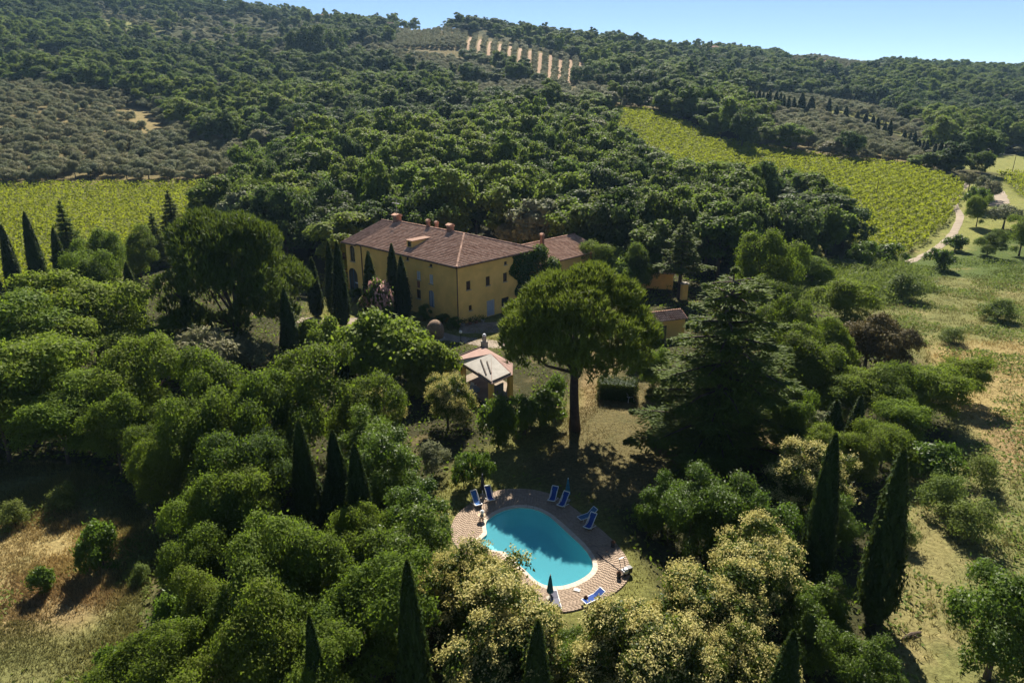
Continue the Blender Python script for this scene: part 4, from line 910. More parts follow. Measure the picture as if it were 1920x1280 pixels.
pv = obj('pavers', np_mesh('pavers', V, Fq, 'paver', {'lv': np.array(A)}), deck); pv['kind'] = 'stuff'
# deckchairs, loungers and closed parasols
def deckchair(px, py, az, label, fab='blue_fabric', z=0.09):
    P = at_z(px, py, z); e = empty('deckchair', tuple(P), az, label, 'deckchair'); w_ = 0.62; e.scale = (0.9,)*3
    s = MB(); pts = [(0,-0.72,0.36),(0,-0.35,0.26),(0,0.0,0.33),(0,0.35,0.68),(0,0.68,1.10)]; m_ = []
    for x in (-w_/2+0.05, w_/2-0.05): m_.append([(x, y, zz) for _, y, zz in pts])
    vs = m_[0]+m_[1]; s.add(vs+[(a_, c_, d_-0.02) for a_, c_, d_ in vs], [(i, i+1, i+6, i+5) for i in range(4)]+[(i+10, i+15, i+16, i+11) for i in range(4)]); s.build('sling', fab, e)
    for sx in (-1,1):
        q = MB(); q.bar((sx*w_/2,-0.75,0.38), (sx*w_/2,-0.30,0.30), 0.05, 0.05); q.bar((sx*w_/2,-0.30,0.30), (sx*w_/2,0.72,1.16), 0.05, 0.05); q.build('side_rail', 'white_paint', e)
        q = MB(); q.bar((sx*(w_/2+0.04),-0.70,0.36), (sx*(w_/2+0.04),0.55,0.0), 0.045); q.build('leg', 'white_paint', e)
        q = MB(); q.bar((sx*(w_/2-0.05),0.42,0.84), (sx*(w_/2-0.05),-0.25,0.0), 0.045); q.build('leg', 'white_paint', e)
    q = MB(); q.bar((-w_/2,0.72,1.16), (w_/2,0.72,1.16), 0.06); q.bar((-w_/2,-0.75,0.38), (w_/2,-0.75,0.38), 0.06); q.build('cross_bar', 'white_paint', e)
    return e
def lounger(px, py, az, label, fab, back=0.55, z=0.09):
    P = at_z(px, py, z); e = empty('sun_lounger', tuple(P), az, label, 'sun lounger'); w_ = 0.68; e.scale = (0.85,)*3
    q = MB(); q.box((0,-0.32,0.36), (w_-0.08,1.25,0.03)); sl = q.build('sling', fab, e)
    q = MB(); q.bar((0,0.30,0.37), (0,0.95,0.37+back), w_-0.08, 0.03); q.build('backrest', fab, e)
    for sx in (-1,1):
        q = MB(); q.bar((sx*w_/2,-0.98,0.36), (sx*w_/2,0.30,0.36), 0.05, 0.06); q.bar((sx*w_/2,0.30,0.36), (sx*w_/2,0.98,0.37+back), 0.05, 0.06); q.build('side_rail', 'white_paint', e)
        for y_ in (-0.7, 0.4): q = MB(); q.bar((sx*w_/2,y_,0.36), (sx*w_/2,y_+0.06,0.0), 0.05); q.build('leg', 'white_paint', e)
    q = MB(); q.bar((-w_/2,-0.98,0.36), (w_/2,-0.98,0.36), 0.06); q.bar((-w_/2,0.98,0.37+back), (w_/2,0.98,0.37+back), 0.06); q.build('cross_bar', 'white_paint', e)
    return e
deckchair(893,945,0.45,'pale blue deckchair farthest left on the terrace, in full sun','blue_fabric_faded')
deckchair(918,936,0.35,'dark blue deckchair beside the pale blue one at the left of the terrace')
deckchair(1037,937,-0.35,'dark blue deckchair left of the closed parasol at the far rim')
deckchair(1056,947,-0.55,'bright blue deckchair right in front of the closed parasol at the far rim')
lounger(1101,972,-1.05,'teal blue lounger lying behind a deckchair on the right side of the terrace','blue_fabric_grey',0.55)
deckchair(1106,988,-0.6,'deep blue deckchair in front of the teal lounger on the right side')
lounger(1041,1132,0.15,'grey lounger with white frame half hidden by the blossoming privet','grey_fabric',0.15)
lounger(1112,1126,-1.0,'blue lounger with raised white end standing at the near edge of the terrace','blue_fabric',0.35)
def parasol(px, py, h, label, mat='parasol_blue', rz=0.0):
    P = at_z(px, py, 0.09); e = empty('closed_parasol', tuple(P), rz, label, 'parasol')
    q = MB(); q.tube([(0,0,0),(0,0,h*0.98)], 0.035, 8); q.build('pole', 'white_paint', e)
    q = MB(); k = 12; prof = [(0.05,0.98),(0.10,0.85),(0.17,0.6),(0.22,0.42),(0.26,0.30),(0.20,0.29)]; vs = []; fs = []
    for r_, z in prof:
        for i in range(k*2): rr_ = r_*(1.0 if i % 2 else 0.72); vs.append((rr_*math.cos(i*math.pi/k), rr_*math.sin(i*math.pi/k), z*h))
    for j in range(len(prof)-1):
        for i in range(2*k): fs.append((j*2*k+i, (j+1)*2*k+i, (j+1)*2*k+(i+1) % (2*k), j*2*k+(i+1) % (2*k)))
    q.add(vs, fs); q.build('folded_canopy', mat, e)
    q = MB(); q.lathe([(0.02,0),(0.045,0.05),(0.01,0.14)], 8, (0,0,h*0.98)); q.build('finial', 'white_paint', e)
    q = MB(); q.lathe([(0.26,0),(0.26,0.07),(0.06,0.10)], 14); q.build('base', 'stone', e)
parasol(1064,938,2.2,'closed teal parasol behind the two deckchairs at the far rim')
parasol(1031,1122,2.0,'closed blue parasol in the sun at the near rim, beside the privet')
parasol(905,928,2.1,'closed dark parasol behind the deckchairs at the left','dark_metal')
def lantern(px, py, label, s=1.0):
    P = at_z(px, py, 0.09); e = empty('terrace_lantern', tuple(P), 0, label, 'lantern'); e.scale = (s,)*3
    q = MB(); q.lathe([(0.16,0),(0.16,0.05),(0.10,0.08)], 10); q.build('base', 'dark_metal', e)
    q = MB(); q.lathe([(0.10,0.08),(0.16,0.16),(0.17,0.30),(0.11,0.42)], 10); q.build('glass_body', 'dark_metal', e)
    q = MB(); q.lathe([(0.19,0.42),(0.10,0.52),(0.02,0.60)], 10); q.build('cap', 'copper', e)
lantern(1149,1024,'small dark lantern on the sunny right edge of the terrace')
lantern(1160,1082,'dark lantern beside the pool vacuum')
lantern(1098,1127,'brown lantern beside the near blue lounger',0.9)
lantern(1128,1058,'dark lantern near the',0.01) if False else None
# pool vacuum trolley: pump body, handle, wheels, hose
e = empty('pool_vacuum', tuple(at_z(1172,1076,0.09)), 0.5, 'white and black pool vacuum trolley on the right rim of the terrace', 'pool cleaner')
q = MB(); q.box((0,0,0.28), (0.5,0.36,0.26)); q.box((0.02,0,0.46), (0.3,0.28,0.12)); q.build('body', 'white_paint', e)
q = MB(); q.box((0.35,-0.02,0.32), (0.34,0.34,0.44)); q.build('motor', 'dark_metal', e)
for sx in (-1,1):
    q = MB(); q.tube([(sx*0.2,-0.22,0.12),(sx*0.2,-0.16,0.12)], 0.12, 12); q.build('wheel', 'dark_metal', e)
    q = MB(); q.bar((sx*0.2,0.18,0.2), (sx*0.2,0.55,1.05), 0.04); q.build('handle_post', 'metal', e)
q = MB(); q.bar((-0.2,0.55,1.05), (0.2,0.55,1.05), 0.04); q.build('handle', 'metal', e)
hp = [at_z(*q_, 0.12) for q_ in ((1119,1036),(1130,1046),(1145,1056),(1158,1066),(1170,1074))]
b = MB(); b.tube([tuple(q_) for q_ in hp], 0.03, 6); tag(b.build('vacuum_hose', 'dark_metal'), 'thin dark hose running from the pool vacuum to the rim', 'hose')
e = empty('skimmer_box', tuple(at_z(1082,1106,0.09)), -0.4, 'small white skimmer lid set beside the near pool rim', 'skimmer lid')
q = MB(); q.box((0,0,0.02), (0.5,0.34,0.04)); q.build('frame', 'stone', e); q = MB(); q.box((0,0,0.05), (0.4,0.26,0.03)); q.build('lid', 'white_paint', e)
# small table with things on it between the left deckchairs and the water
e = empty('side_table', tuple(at_z(903,975,0.09)), 0.4, 'small round wooden table with crossed legs beside the pool rim', 'table')
q = MB(); q.lathe([(0.34,0),(0.34,0.04)], 16, (0,0,0.50)); q.build('table_top', 'wood_pale', e)
for a in (0.3,1.87,3.44,5.01): q = MB(); q.bar((0.28*math.cos(a),0.28*math.sin(a),0), (-0.2*math.cos(a),-0.2*math.sin(a),0.5), 0.05); q.build('leg', 'copper', e)
e = empty('ice_bucket', tuple(at_z(903,975,0.09)+np.array([0.05,0.1,0.54])), 0, 'white round bucket standing on the small table by the pool', 'bucket')
q = MB(); q.lathe([(0.12,0),(0.17,0.26),(0.18,0.28)], 14); q.build('body', 'white_paint', e); q = MB(); q.lathe([(0.17,0.28),(0.10,0.36),(0.02,0.38)], 14); q.build('lid', 'white_paint', e)
# ------------------------------------------------------------------ SMALL THINGS IN THE GARDEN
def lamp(px, py, ty, label):
    P = ground(px, py); h = height_to(P, ty); e = empty('garden_lamp', tuple(P), 0, label, 'lamp post'); d = proj(P)[2][0]
    q = MB(); q.lathe([(0.12,0),(0.10,0.1),(0.05,0.2),(0.04,h-0.35)], 8); q.build('post', 'dark_metal', e)
    q = MB(); q.lathe([(0.05,0),(0.20,0.10),(0.25,0.25),(0.20,0.40),(0.05,0.5)], 12, (0,0,h-0.42)); q.build('globe', 'white_paint', e, smooth=True)
lamp(864,640,620,'white globe lamp post on the drive in front of the farmhouse corner'); lamp(620,578,561,'white globe lamp post beside the cypresses at the left of the farmhouse')
# domed straw oven
P = ground(817,636); h = height_to(P, 600); e = empty('straw_hut', tuple(P), 0.3, 'brown dome shaped straw hut with a small hole near its top', 'hut')
q = MB(); q.lathe([(1.05,0),(1.25,h*0.25),(1.30,h*0.5),(1.15,h*0.72),(0.8,h*0.9),(0.4,h*0.985),(0.05,h)], 22); q.build('dome', 'thatch', e, smooth=True)
q = MB(); q.tube([(0.55,-0.75,h*0.80),(0.6,-0.85,h*0.84)], 0.16, 10); q.build('smoke_hole', 'dark_metal', e)
q = MB(); q.lathe([(1.36,0),(1.36,0.25),(1.2,0.3)], 22); q.build('stone_ring', 'stone', e)
# terrace parasol and table by the oleander
P = ground(680,548); e = empty('open_parasol', tuple(P), 0.2, 'small white open parasol before the farmhouse, left of the oleander', 'parasol')
q = MB(); q.tube([(0,0,0),(0,0,2.3)], 0.04, 8); q.build('pole', 'white_paint', e)
q = MB(); q.add([(1.25*math.cos(i*math.pi/4),1.25*math.sin(i*math.pi/4),1.95) for i in range(8)]+[(0,0,2.45)]+[(1.2*math.cos(i*math.pi/4),1.2*math.sin(i*math.pi/4),1.9) for i in range(8)]+[(0,0,2.38)], [(i,(i+1)%8,8) for i in range(8)]+[((i+1)%8+9,i+9,17) for i in range(8)]+[(i,i+9,(i+1)%8+9,(i+1)%8) for i in range(8)]); q.build('canopy', 'white_paint', e)
# potted plants and stones along the end wall
for i, (px, py) in enumerate(((868,611),(882,608),(893,606),(905,604))):
    P = ground(px, py); e = empty('plant_pot', tuple(P), 0.3*i, ('low stone trough of plants at the farmhouse corner','terracotta pot second from the farmhouse corner','terracotta pot third from the farmhouse corner','pale pot just left of the white door')[i], 'plant pot', 'pots along the end wall')
    q = MB(); q.lathe([(0.22,0),(0.32,0.42),(0.35,0.45),(0.3,0.45)], 12); q.build('pot', ('stone','terracotta','terracotta','stone')[i], e)
    rg = np.random.default_rng(i); C = rg.normal(size=(90,3))*np.array([0.28,0.28,0.22])+np.array([0,0,0.75]); obj('foliage', leaf_mesh('pot_leaves', C, rg.normal(size=(90,3)), 0.25, 0.12, 'leaf_ivy', rg), e)
# utility poles with a cable across the valley, stakes in the vineyard
def pole(px, py, ty, label, r=0.12, group=None):
    P = ground(px, py); h = height_to(P, ty); e = empty('utility_pole', tuple(P), 0.2, label, 'pole', group)
    q = MB(); q.tube([(0,0,-0.3),(0,0,h)], [r,r*0.7], 8); q.build('post', 'wood_dark', e); q = MB(); q.bar((-0.6,0,h-0.5), (0.6,0,h-0.5), 0.1); q.build('cross_arm', 'wood_dark', e)
    return P+np.array([0,0,h-0.4])
T1 = pole(1641,375,332,'dark pole standing in the middle of the right vineyard'); T2 = pole(1791,358,328,'dark pole at the upper right edge of the vineyard'); T3 = pole(1898,322,288,'dark pole in the green valley field at the right edge')
T4 = pole(1840,300,272,'dark pole in front of the woods at the valley edge'); T5 = pole(1782,290,258,'dark pole beside the cypress group')
for A_, B_, lb in ((T5,T4,'dark overhead cable strung left of the valley pole'), (T4,T3,'dark overhead cable strung right of the valley pole')):
    pts = [A_+(B_-A_)*s-np.array([0,0,5.0*s*(1-s)]) for s in np.linspace(0,1,13)]; b = MB(); b.tube([tuple(q_) for q_ in pts], 0.035, 5); tag(b.build('overhead_cable', 'dark_metal'), lb, 'cable')
# farmhouses on the ridge
def far_house(px, py, wpx, label, Y=None, two=True):
    P = ground(px, py) if Y is None else at_y(px, py, Y); P[2] = zf(P[0], P[1])[0]; d = proj(P)[2][0]; L = wpx*d/F; D = L*0.5; H = 6.5+4
    e = empty('hill_house', tuple(P), 0.1, label, 'house'); b = MB(); b.box((0,0,H/2-1), (L,D,H+2)); b.build('wall', 'far_wall', e)
    r = MB(); a_, c_ = L/2+0.6, D/2+0.6; r.add([(-a_,-c_,H),(a_,-c_,H),(a_,c_,H),(-a_,c_,H),(-a_*0.6,0,H+2.2),(a_*0.6,0,H+2.2)], [(0,1,5,4),(1,2,5),(2,3,4,5),(3,0,4),(0,3,2,1)]); r.build('roof', 'brick', e)
    for k in range(5):
        for z in (H-2, H-5): q = MB(); q.box((-L*0.4+L*0.2*k, -D/2-0.02, z), (1.1,0.12,1.6)); q.build('window', 'dark_metal', e)
far_house(1334,108,24,'reddish stone house on the ridge, farther right of the two ridge houses'); far_house(614,47,24,'red roofed house among trees on the left part of the ridge'); far_house(733,66,14,'small pale house on the slope below the ridge trees')

# ------------------------------------------------------------------ PLANTING: the trees one can tell apart
# cypresses: base x, base y, top y, width (photograph pixels)
for a in [
 (1638,1166,838,68,'tallest dark cypress at the right edge of the garden, next to the open meadow',0.03),
 (1522,1105,812,56,'second tall cypress from the meadow, left of the tallest one',0.025),
 (1548,880,748,48,'slim cypress above the two tall right-hand ones'),(1590,870,738,34,'narrow cypress close to the right of the slim one beyond the tall pair'),
 (1541,905,836,34,'small cypress in front of the slim one at the right garden edge'),
 (1447,1430,1178,66,'cypress at the bottom edge between the two right-hand privets'),
 (1003,1390,1158,58,'cypress at the bottom edge right of the central blossoming privet'),
 (781,1370,1048,62,'tall cypress at the bottom edge left of the central blossoming privet'),
 (608,1420,1150,46,'small cypress among the laurels at the bottom left'),
 (684,1065,828,54,'tall slim cypress in the middle of the left grove, nearest the pool'),
 (640,985,803,46,'cypress just behind the tall slim one in the left grove'),
 (580,995,784,48,'leftmost tall cypress of the left grove'),
 (603,985,898,32,'left one of two small cypresses in the left grove'),(622,992,898,34,'right one of two small cypresses in the left grove'),
 (650,748,630,40,'dark cypress left of the fig tree'),(550,690,537,34,'pointed cypress standing on the lawn edge left of the pale shrub'),(536,694,615,17,'tiny cypress leaning on the pointed one'),
 (452,700,615,18,'tiny cypress among the olives below the big umbrella pine'),(368,678,528,32,'twin topped cypress below the left umbrella pine'),(268,650,490,34,'single cypress rising from the locust trees at the left'),
 (128,560,425,28,'third cypress from the left edge before the vineyard'),(84,560,396,30,'tallest cypress before the left vineyard'),(36,562,420,28,'second cypress from the left edge before the vineyard'),(2,575,498,26,'cypress cut by the left edge of the picture'),
 (595,594,480,27,'cypress left of the drive, right of the big umbrella pine'),(644,612,450,30,'tall front cypress left of the farmhouse arches'),(628,596,450,24,'tall rear cypress left of the farmhouse arches'),
 (699,598,472,30,'cypress between the white parasol and the oleander'),(741,592,455,27,'left cypress of the pair before the long facade'),(759,596,478,27,'right cypress of the pair before the long facade'),
 (1113,486,398,20,'small cypress behind the wing roof, leftmost of three'),(1136,490,426,18,'small cypress behind the wing roof, middle of three'),(1163,492,436,18,'small cypress behind the wing roof, rightmost of three'),
 (1567,735,676,26,'short cypress among shrubs right of the cedar'),(1522,640,590,22,'short cypress behind the cedar, left of the russet shrub'),(1505,655,610,18,'shortest cypress behind the cedar'),
 (912,1040,1000,1,'x')]:
    if a[4] == 'x': continue
    put('cypress', *a[:4], a[4], 'garden cypresses', tilt=(a[5] if len(a) > 5 else PRNG.uniform(-0.015, 0.015)))
# cypress lanes beyond the vineyard
for i, (x, by, ty, w_) in enumerate([(1402,206,168,11),(1411,208,176,9),(1420,209,174,10),(1428,210,178,8),(1435,211,180,8),(1440,212,172,8),(1452,212,176,10),(1460,213,180,9),(1467,213,184,8),(1476,213,186,8),(1486,214,188,9),(1500,216,180,14),(1518,218,186,14),(1551,220,190,10),(1566,222,204,8),(1584,226,205,9),(1606,228,215,8),(1622,230,218,8),(1634,243,222,9),(1643,246,226,9),(1656,258,236,9),(1666,258,232,9),(1693,270,250,9),(1704,273,254,9),(1711,280,253,10),(1721,282,268,9),(1729,288,270,8),(1735,290,268,8)]):
    put('cypress_far', x, by, ty-6, w_*1.2, 'dark slender cypress in the lane beyond the right vineyard', 'cypress lane beyond the vineyard')
for i, (x, by, ty, w_) in enumerate([(1748,306,268,12),(1757,311,262,13),(1765,316,270,11),(1772,320,272,11),(1778,310,268,11)]):
    put('cypress_far', x, by, ty, w_, 'tall cypress in the tight clump at the bend of the track', 'cypress clump at the track bend')
put('cypress_far', 1305, 172, 132, 10, 'lone dark cypress on the wooded slope below the ridge')
# pines, cedar, conifers
put('pine', 1078, 806, 500, 300, 'big umbrella pine on the lawn between pool and farmhouse', var=0, rz=2.2)
put('pine_low', 452, 655, 395, 292, 'broad dark umbrella pine left of the farmhouse', rz=0.6)
put('pine_low', 492, 455, 338, 150, 'umbrella pine partly hidden behind the broad one by the left vineyard')
put('cedar', 1340, 850, 492, 355, 'large dark cedar with tiered branches right of the umbrella pine', rz=0.3)
put('conifer', 1272, 560, 400, 105, 'bare stemmed conifer with drooping top beside the outbuilding', rz=1.0)
put('fir', 1454, 500, 405, 42, 'pointed fir peeking over the round tree at the wood edge'); put('fir', 332, 470, 352, 66, 'dark fir at the near edge of the left vineyard'); put('fir', 142, 520, 370, 70, 'dark fir behind the three left cypresses'); put('fir', 300, 500, 396, 60, 'shorter dark fir right of the left vineyard gap')
# left: locust trees
for a in [(50,760,556,250,'locust tree at the left edge, topmost of the light green group'),(190,700,512,240,'locust tree with the highest crown of the left group'),(320,740,600,140,'locust tree at the right end of the light green left group'),(350,720,630,100,'small locust tree below the twin topped cypress'),(70,850,640,250,'large locust tree at the left edge above the dry meadow'),(-40,820,600,200,'locust tree cut by the left edge of the picture'),(180,850,690,200,'darker locust tree in the middle of the left group'),(240,760,610,150,'light locust tree beside the single cypress'),(20,900,720,190,'low locust tree at the left edge above the meadow'),(130,870,740,170,'low locust tree second from the left edge above the meadow'),(120,760,600,190,'locust tree in the middle of the left group, behind the low ones')]:
    put('robinia', *a[:4], a[4], 'locust trees at the left')
for a in [(270,860,640,190,'leafy oak between the locust trees and the left grove'),(300,900,780,150,'low branching oak over the shaded meadow edge'),(430,930,655,220,'large oak at the left of the main grove'),(570,880,648,210,'large oak at the crown of the main grove'),(390,1000,720,200,'oak at the lower left of the main grove'),(490,985,800,200,'dark oak in the middle of the main grove'),(430,1120,900,190,'shaded oak at the foot of the main grove'),(690,900,715,150,'oak at the right shoulder of the main grove'),
          (520,1300,1020,260,'broad dark tree at the bottom left corner of the garden'),(630,1250,985,240,'rounded tree left of the tall bottom cypress'),(480,1390,1120,280,'dark tree at the bottom edge left of the small cypress'),(700,1390,1060,240,'dense tree at the bottom edge, left of the central privet'),(290,1390,1190,200,'low tree at the bottom edge beside the dry meadow'),(590,1400,1180,220,'dark tree at the bottom edge around the small cypress'),(400,1290,1080,190,'tree at the left rim of the bottom left group'),(690,1180,950,170,'tree between the tall slim cypress and the bottom left group'),(540,1130,985,170,'shaded tree below the two small cypresses'),(380,1180,1000,150,'shaded tree between the two left groups'),(230,900,740,150,'oak in front of the locust trees, left of the branching oak'),(340,980,820,150,'oak at the left foot of the main grove'),(530,900,700,200,'oak in the heart of the main grove'),(450,1060,870,180,'dark oak under the branching oak'),(490,1030,930,130,'low dark tree left of the two small cypresses')]:
    put('oak', *a[:4], a[4], 'dark trees of the left grove')
for a in [(730,1010,800,160,'bright laurel right of the tall slim cypress'),(780,1080,900,150,'laurel leaning towards the pool terrace'),(690,930,770,150,'laurel behind the tall slim cypress'),(815,1110,1000,100,'low laurel at the left pool rim'),(760,1150,960,180,'laurel above the central privet'),
          (1290,1120,884,150,'laurel at the right of the pool lawn'),(1240,1130,890,110,'upright laurel nearest the right side of the pool'),(1350,1100,890,150,'laurel between the upright laurel and the upper privet'),(1420,1130,930,150,'laurel between the two right-hand privets'),(1560,1040,930,110,'laurel behind the tall cypresses'),
          (1850,1330,1058,230,'big dark laurel bush in the meadow at the bottom right'),(1605,1390,1188,140,'light green laurel at the bottom edge below the tallest cypress'),(1085,1330,1185,130,'laurel at the bottom edge beneath the terrace'),(1530,1250,1080,130,'shaded laurel in front of the tall cypresses'),(1500,1330,1130,140,'laurel at the bottom right behind the bottom cypress')]:
    put('laurel', *a[:4], a[4], 'laurels of the garden')
for a in [(885,1250,1040,200,'cream blossoming privet covering the near left of the terrace'),(950,1340,1080,240,'blossoming privet at the bottom edge, left of the bottom cypress'),(840,1290,1060,170,'blossoming privet right of the tall bottom cypress'),(930,1420,1170,230,'blossoming privet cut by the bottom edge in the middle'),(1110,1430,1210,170,'blossoming privet cut by the bottom edge below the terrace'),(1390,1420,1200,190,'blossoming privet cut by the bottom edge near the right cypress'),(1240,1290,1140,140,'blossoming privet next to the lawn below the terrace'),(1000,1290,1130,110,'small blossoming privet at the terrace edge by the lounger'),
          (1195,1390,1145,230,'blossoming privet at the bottom edge below the terrace'),(1330,1330,1080,210,'blossoming privet in the middle of the right-hand mass'),(1420,1260,1006,200,'highest blossoming privet of the lower right mass'),(1290,1400,1170,200,'blossoming privet at the bottom edge left of the right cypress'),(1490,1080,834,170,'blossoming privet beside the tall cypresses above the laurels'),
          (840,835,708,112,'privet left of the pavilion pillars'),(700,850,730,110,'cream blossoming privet on the right shoulder of the main grove'),(620,1010,900,1,'x')]:
    if a[4] != 'x': put('privet', *a[:4], a[4], 'privets in blossom')
for a in [(740,730,586,200,'leafy fig tree in front of the farmhouse'),(800,735,640,120,'smaller fig tree beside the pavilion roof'),(598,715,596,92,'bright green round tree left of the fig tree'),(820,700,650,70,'low fig bush below the straw hut')]: put('fig', *a[:4], a[4], 'fig trees before the farmhouse')
for a in [(395,745,612,140,'silvery olive tree below the broad umbrella pine'),(470,700,628,100,'grey olive shrub at the drive edge'),(810,905,828,70,'small silvery olive at the lawn edge, left of the pool'),(1515,870,775,80,'silvery olive tree left of the slim right cypress')]: put('olive', *a[:4], a[4], 'olives in the garden')
for a in [(935,838,742,80,'round shrub in front of the pavilion'),(985,815,742,80,'left part bush of the hedge row beside the pavilion'),(1018,795,730,80,'middle bush of the hedge row beside the pavilion'),(1042,762,700,60,'bush at the right end of the hedge row'),(905,905,855,50,'small dark bush on the lawn above the terrace'),(870,915,850,70,'brownish bush at the lawn corner'),(1212,1000,940,60,'low bush at the right lawn edge'),(780,660,612,60,'bush beside the straw hut'),(850,615,594,30,'low shrub at the foot of the farmhouse corner'),(830,605,588,36,'dark shrub below the blue door'),(795,600,570,30,'dark shrub beside the paired cypresses')]: put('shrub', *a[:4], a[4], 'garden shrubs')
for a in [(1620,720,578,120,'russet brown tree right of the cedar'),(1680,730,600,90,'smaller russet tree next to the russet brown one'),(690,640,1,1,'x')]:
    if a[4] != 'x': put('russet', *a[:4], a[4], 'russet trees')
for a in [(1610,820,690,130,'locust tree below the russet tree'),(1680,870,752,110,'bright locust tree at the meadow edge'),(1740,850,690,130,'open locust tree with slim stems at the meadow edge'),(1790,820,672,110,'thin feathery tree standing out into the meadow'),(1560,830,700,110,'locust tree right of the cedar'),(1580,620,520,120,'locust tree behind the russet tree'),(1520,560,480,80,'small locust tree at the wood edge'),(1650,930,800,110,'low locust tree between the bright one and the tall cypresses'),(1500,700,585,100,'yellowish locust tree just right of the cedar top')]: put('robinia', *a[:4], a[4], 'locust trees at the right')
for a in [(1420,600,430,150,'round grey green tree behind the cedar'),(1500,760,620,150,'dark tree filling the gap right of the cedar'),(1560,960,800,120,'dark tree between the cedar and the right cypresses'),(1470,700,560,140,'dark tree behind the cedar branches'),(1200,560,455,90,'leafy tree behind the outbuilding'),(1130,540,452,90,'bright tree before the wing roof'),(1060,520,462,60,'small round tree at the eaves of the wing'),(1540,720,600,110,'leafy tree left of the russet tree'),(1480,860,740,120,'dark tree at the foot of the cedar'),(1600,940,800,120,'dark tree behind the tall right cypresses'),(1660,800,690,110,'green tree below the smaller russet tree'),(1700,800,720,90,'dense tree left of the open locust tree'),(1450,620,520,110,'dark tree between the round tree and the cedar'),(1222,790,655,86,'added dark tree darkening the gap between umbrella pine and cedar'),(1212,690,600,80,'added dark tree hiding the small tiled shed'),(210,560,432,110,'dark tree at the near edge of the left vineyard, right of the firs'),(265,540,424,90,'second dark tree at the near edge of the left vineyard'),(180,600,470,120,'dark tree behind the locust trees at the left'),(395,500,372,80,'dark tree left of the hidden umbrella pine'),(560,470,345,110,'tall dark tree right of the hidden umbrella pine'),(605,490,350,100,'tall dark tree at the left gable of the farmhouse')]: put('oak', *a[:4], a[4], 'trees around the cedar')  # the two trees between pine and cedar are added to darken the clearing
put('fig', 1165, 545, 470, 110, 'yellow green shrub between wing and outbuilding'); put('privet', 1517, 520, 456, 52, 'pale flowering small tree at the wood edge right of the round tree')
# oleander
ol = put('shrub', 714, 614, 524, 60, 'pink flowering oleander before the long facade'); ol['category'] = 'shrub'
rg = np.random.default_rng(4); d_ = sphere_dirs(560, rg); d_ = d_[d_[:, 2] > -0.2]; C = d_*np.array([1.55, 1.55, 1.3])*rg.uniform(0.75, 1.1, (len(d_), 1))+np.array([0, 0, 1.4]); obj('blossom', leaf_mesh('pink_blossom', C, d_+rg.normal(size=d_.shape)*0.5, 0.30, 0.24, 'blossom_pink', rg), ol)
ol2 = put('shrub', 683, 602, 556, 24, 'small pink flowering oleander left of the middle cypress'); obj('blossom', bpy.data.meshes['pink_blossom'], ol2)
put('wood', 1390, 282, 203, 66, 'big dark oak standing at the upper edge of the right vineyard', var=2)
for a in [(556,122,58,56,'left one of three big dark oaks on the far slope'),(596,124,48,66,'middle and tallest of three big dark oaks on the far slope'),(628,118,56,48,'right one of three big dark oaks on the far slope')]: put('wood', *a[:4], a[4], 'dark oaks on the far slope', var=3)
# clipped hedge blocks
def hedge(P0, P1, wd, h, label, mat='leaf_cypress', name='clipped_hedge'):
    P0, P1 = np.array(P0), np.array(P1); L = np.hypot(*(P1-P0)[:2]); a = math.atan2(P1[1]-P0[1], P1[0]-P0[0]); e = empty(name, tuple(P0), a, label, 'hedge')
    rg = np.random.default_rng(int(L*10)); n_ = int((L*wd+2*L*h+2*wd*h)*75); f = rg.choice(5, n_, p=np.array([L*wd, L*h, L*h, wd*h, wd*h])/(L*wd+2*L*h+2*wd*h))
    u, v = rg.random(n_), rg.random(n_); C = np.zeros((n_, 3)); Nn = np.zeros((n_, 3))
    for k, (fu, nn_) in enumerate(((lambda u, v: (u*L, (v-.5)*wd, h), (0,0,1)), (lambda u, v: (u*L, -wd/2, v*h), (0,-1,0)), (lambda u, v: (u*L, wd/2, v*h), (0,1,0)), (lambda u, v: (0, (u-.5)*wd, v*h), (-1,0,0)), (lambda u, v: (L, (u-.5)*wd, v*h), (1,0,0)))):
        m_ = f == k
        if m_.any():
            q = fu(u[m_], v[m_]); C[m_] = np.stack([np.broadcast_to(x, m_.sum()) for x in q], 1); Nn[m_] = nn_
    C += rg.normal(size=C.shape)*0.13; obj('foliage', leaf_mesh('hedge_leaves', C, Nn+rg.normal(size=C.shape)*0.5, 0.2, 0.13, mat, rg), e)
    b = MB(); b.box((L/2,0,h*0.45), (L-0.5,wd-0.5,h*0.88)); b.build('branches', mat, e)
g1, g2 = ground(1122,742), ground(1192,748); hedge(g1, g2, 2.4, 2.2, 'dark clipped hedge block on the lawn right of the umbrella pine')
g1, g2 = ground(658,556), ground(676,552); hedge(g1, g2, 1.2, 1.1, 'low clipped hedge at the drive left of the white parasol', 'leaf_laurel')
g1, g2 = ground(612,548), ground(626,544); hedge(g1, g2, 1.2, 1.0, 'low clipped hedge at the left end of the drive', 'leaf_laurel')
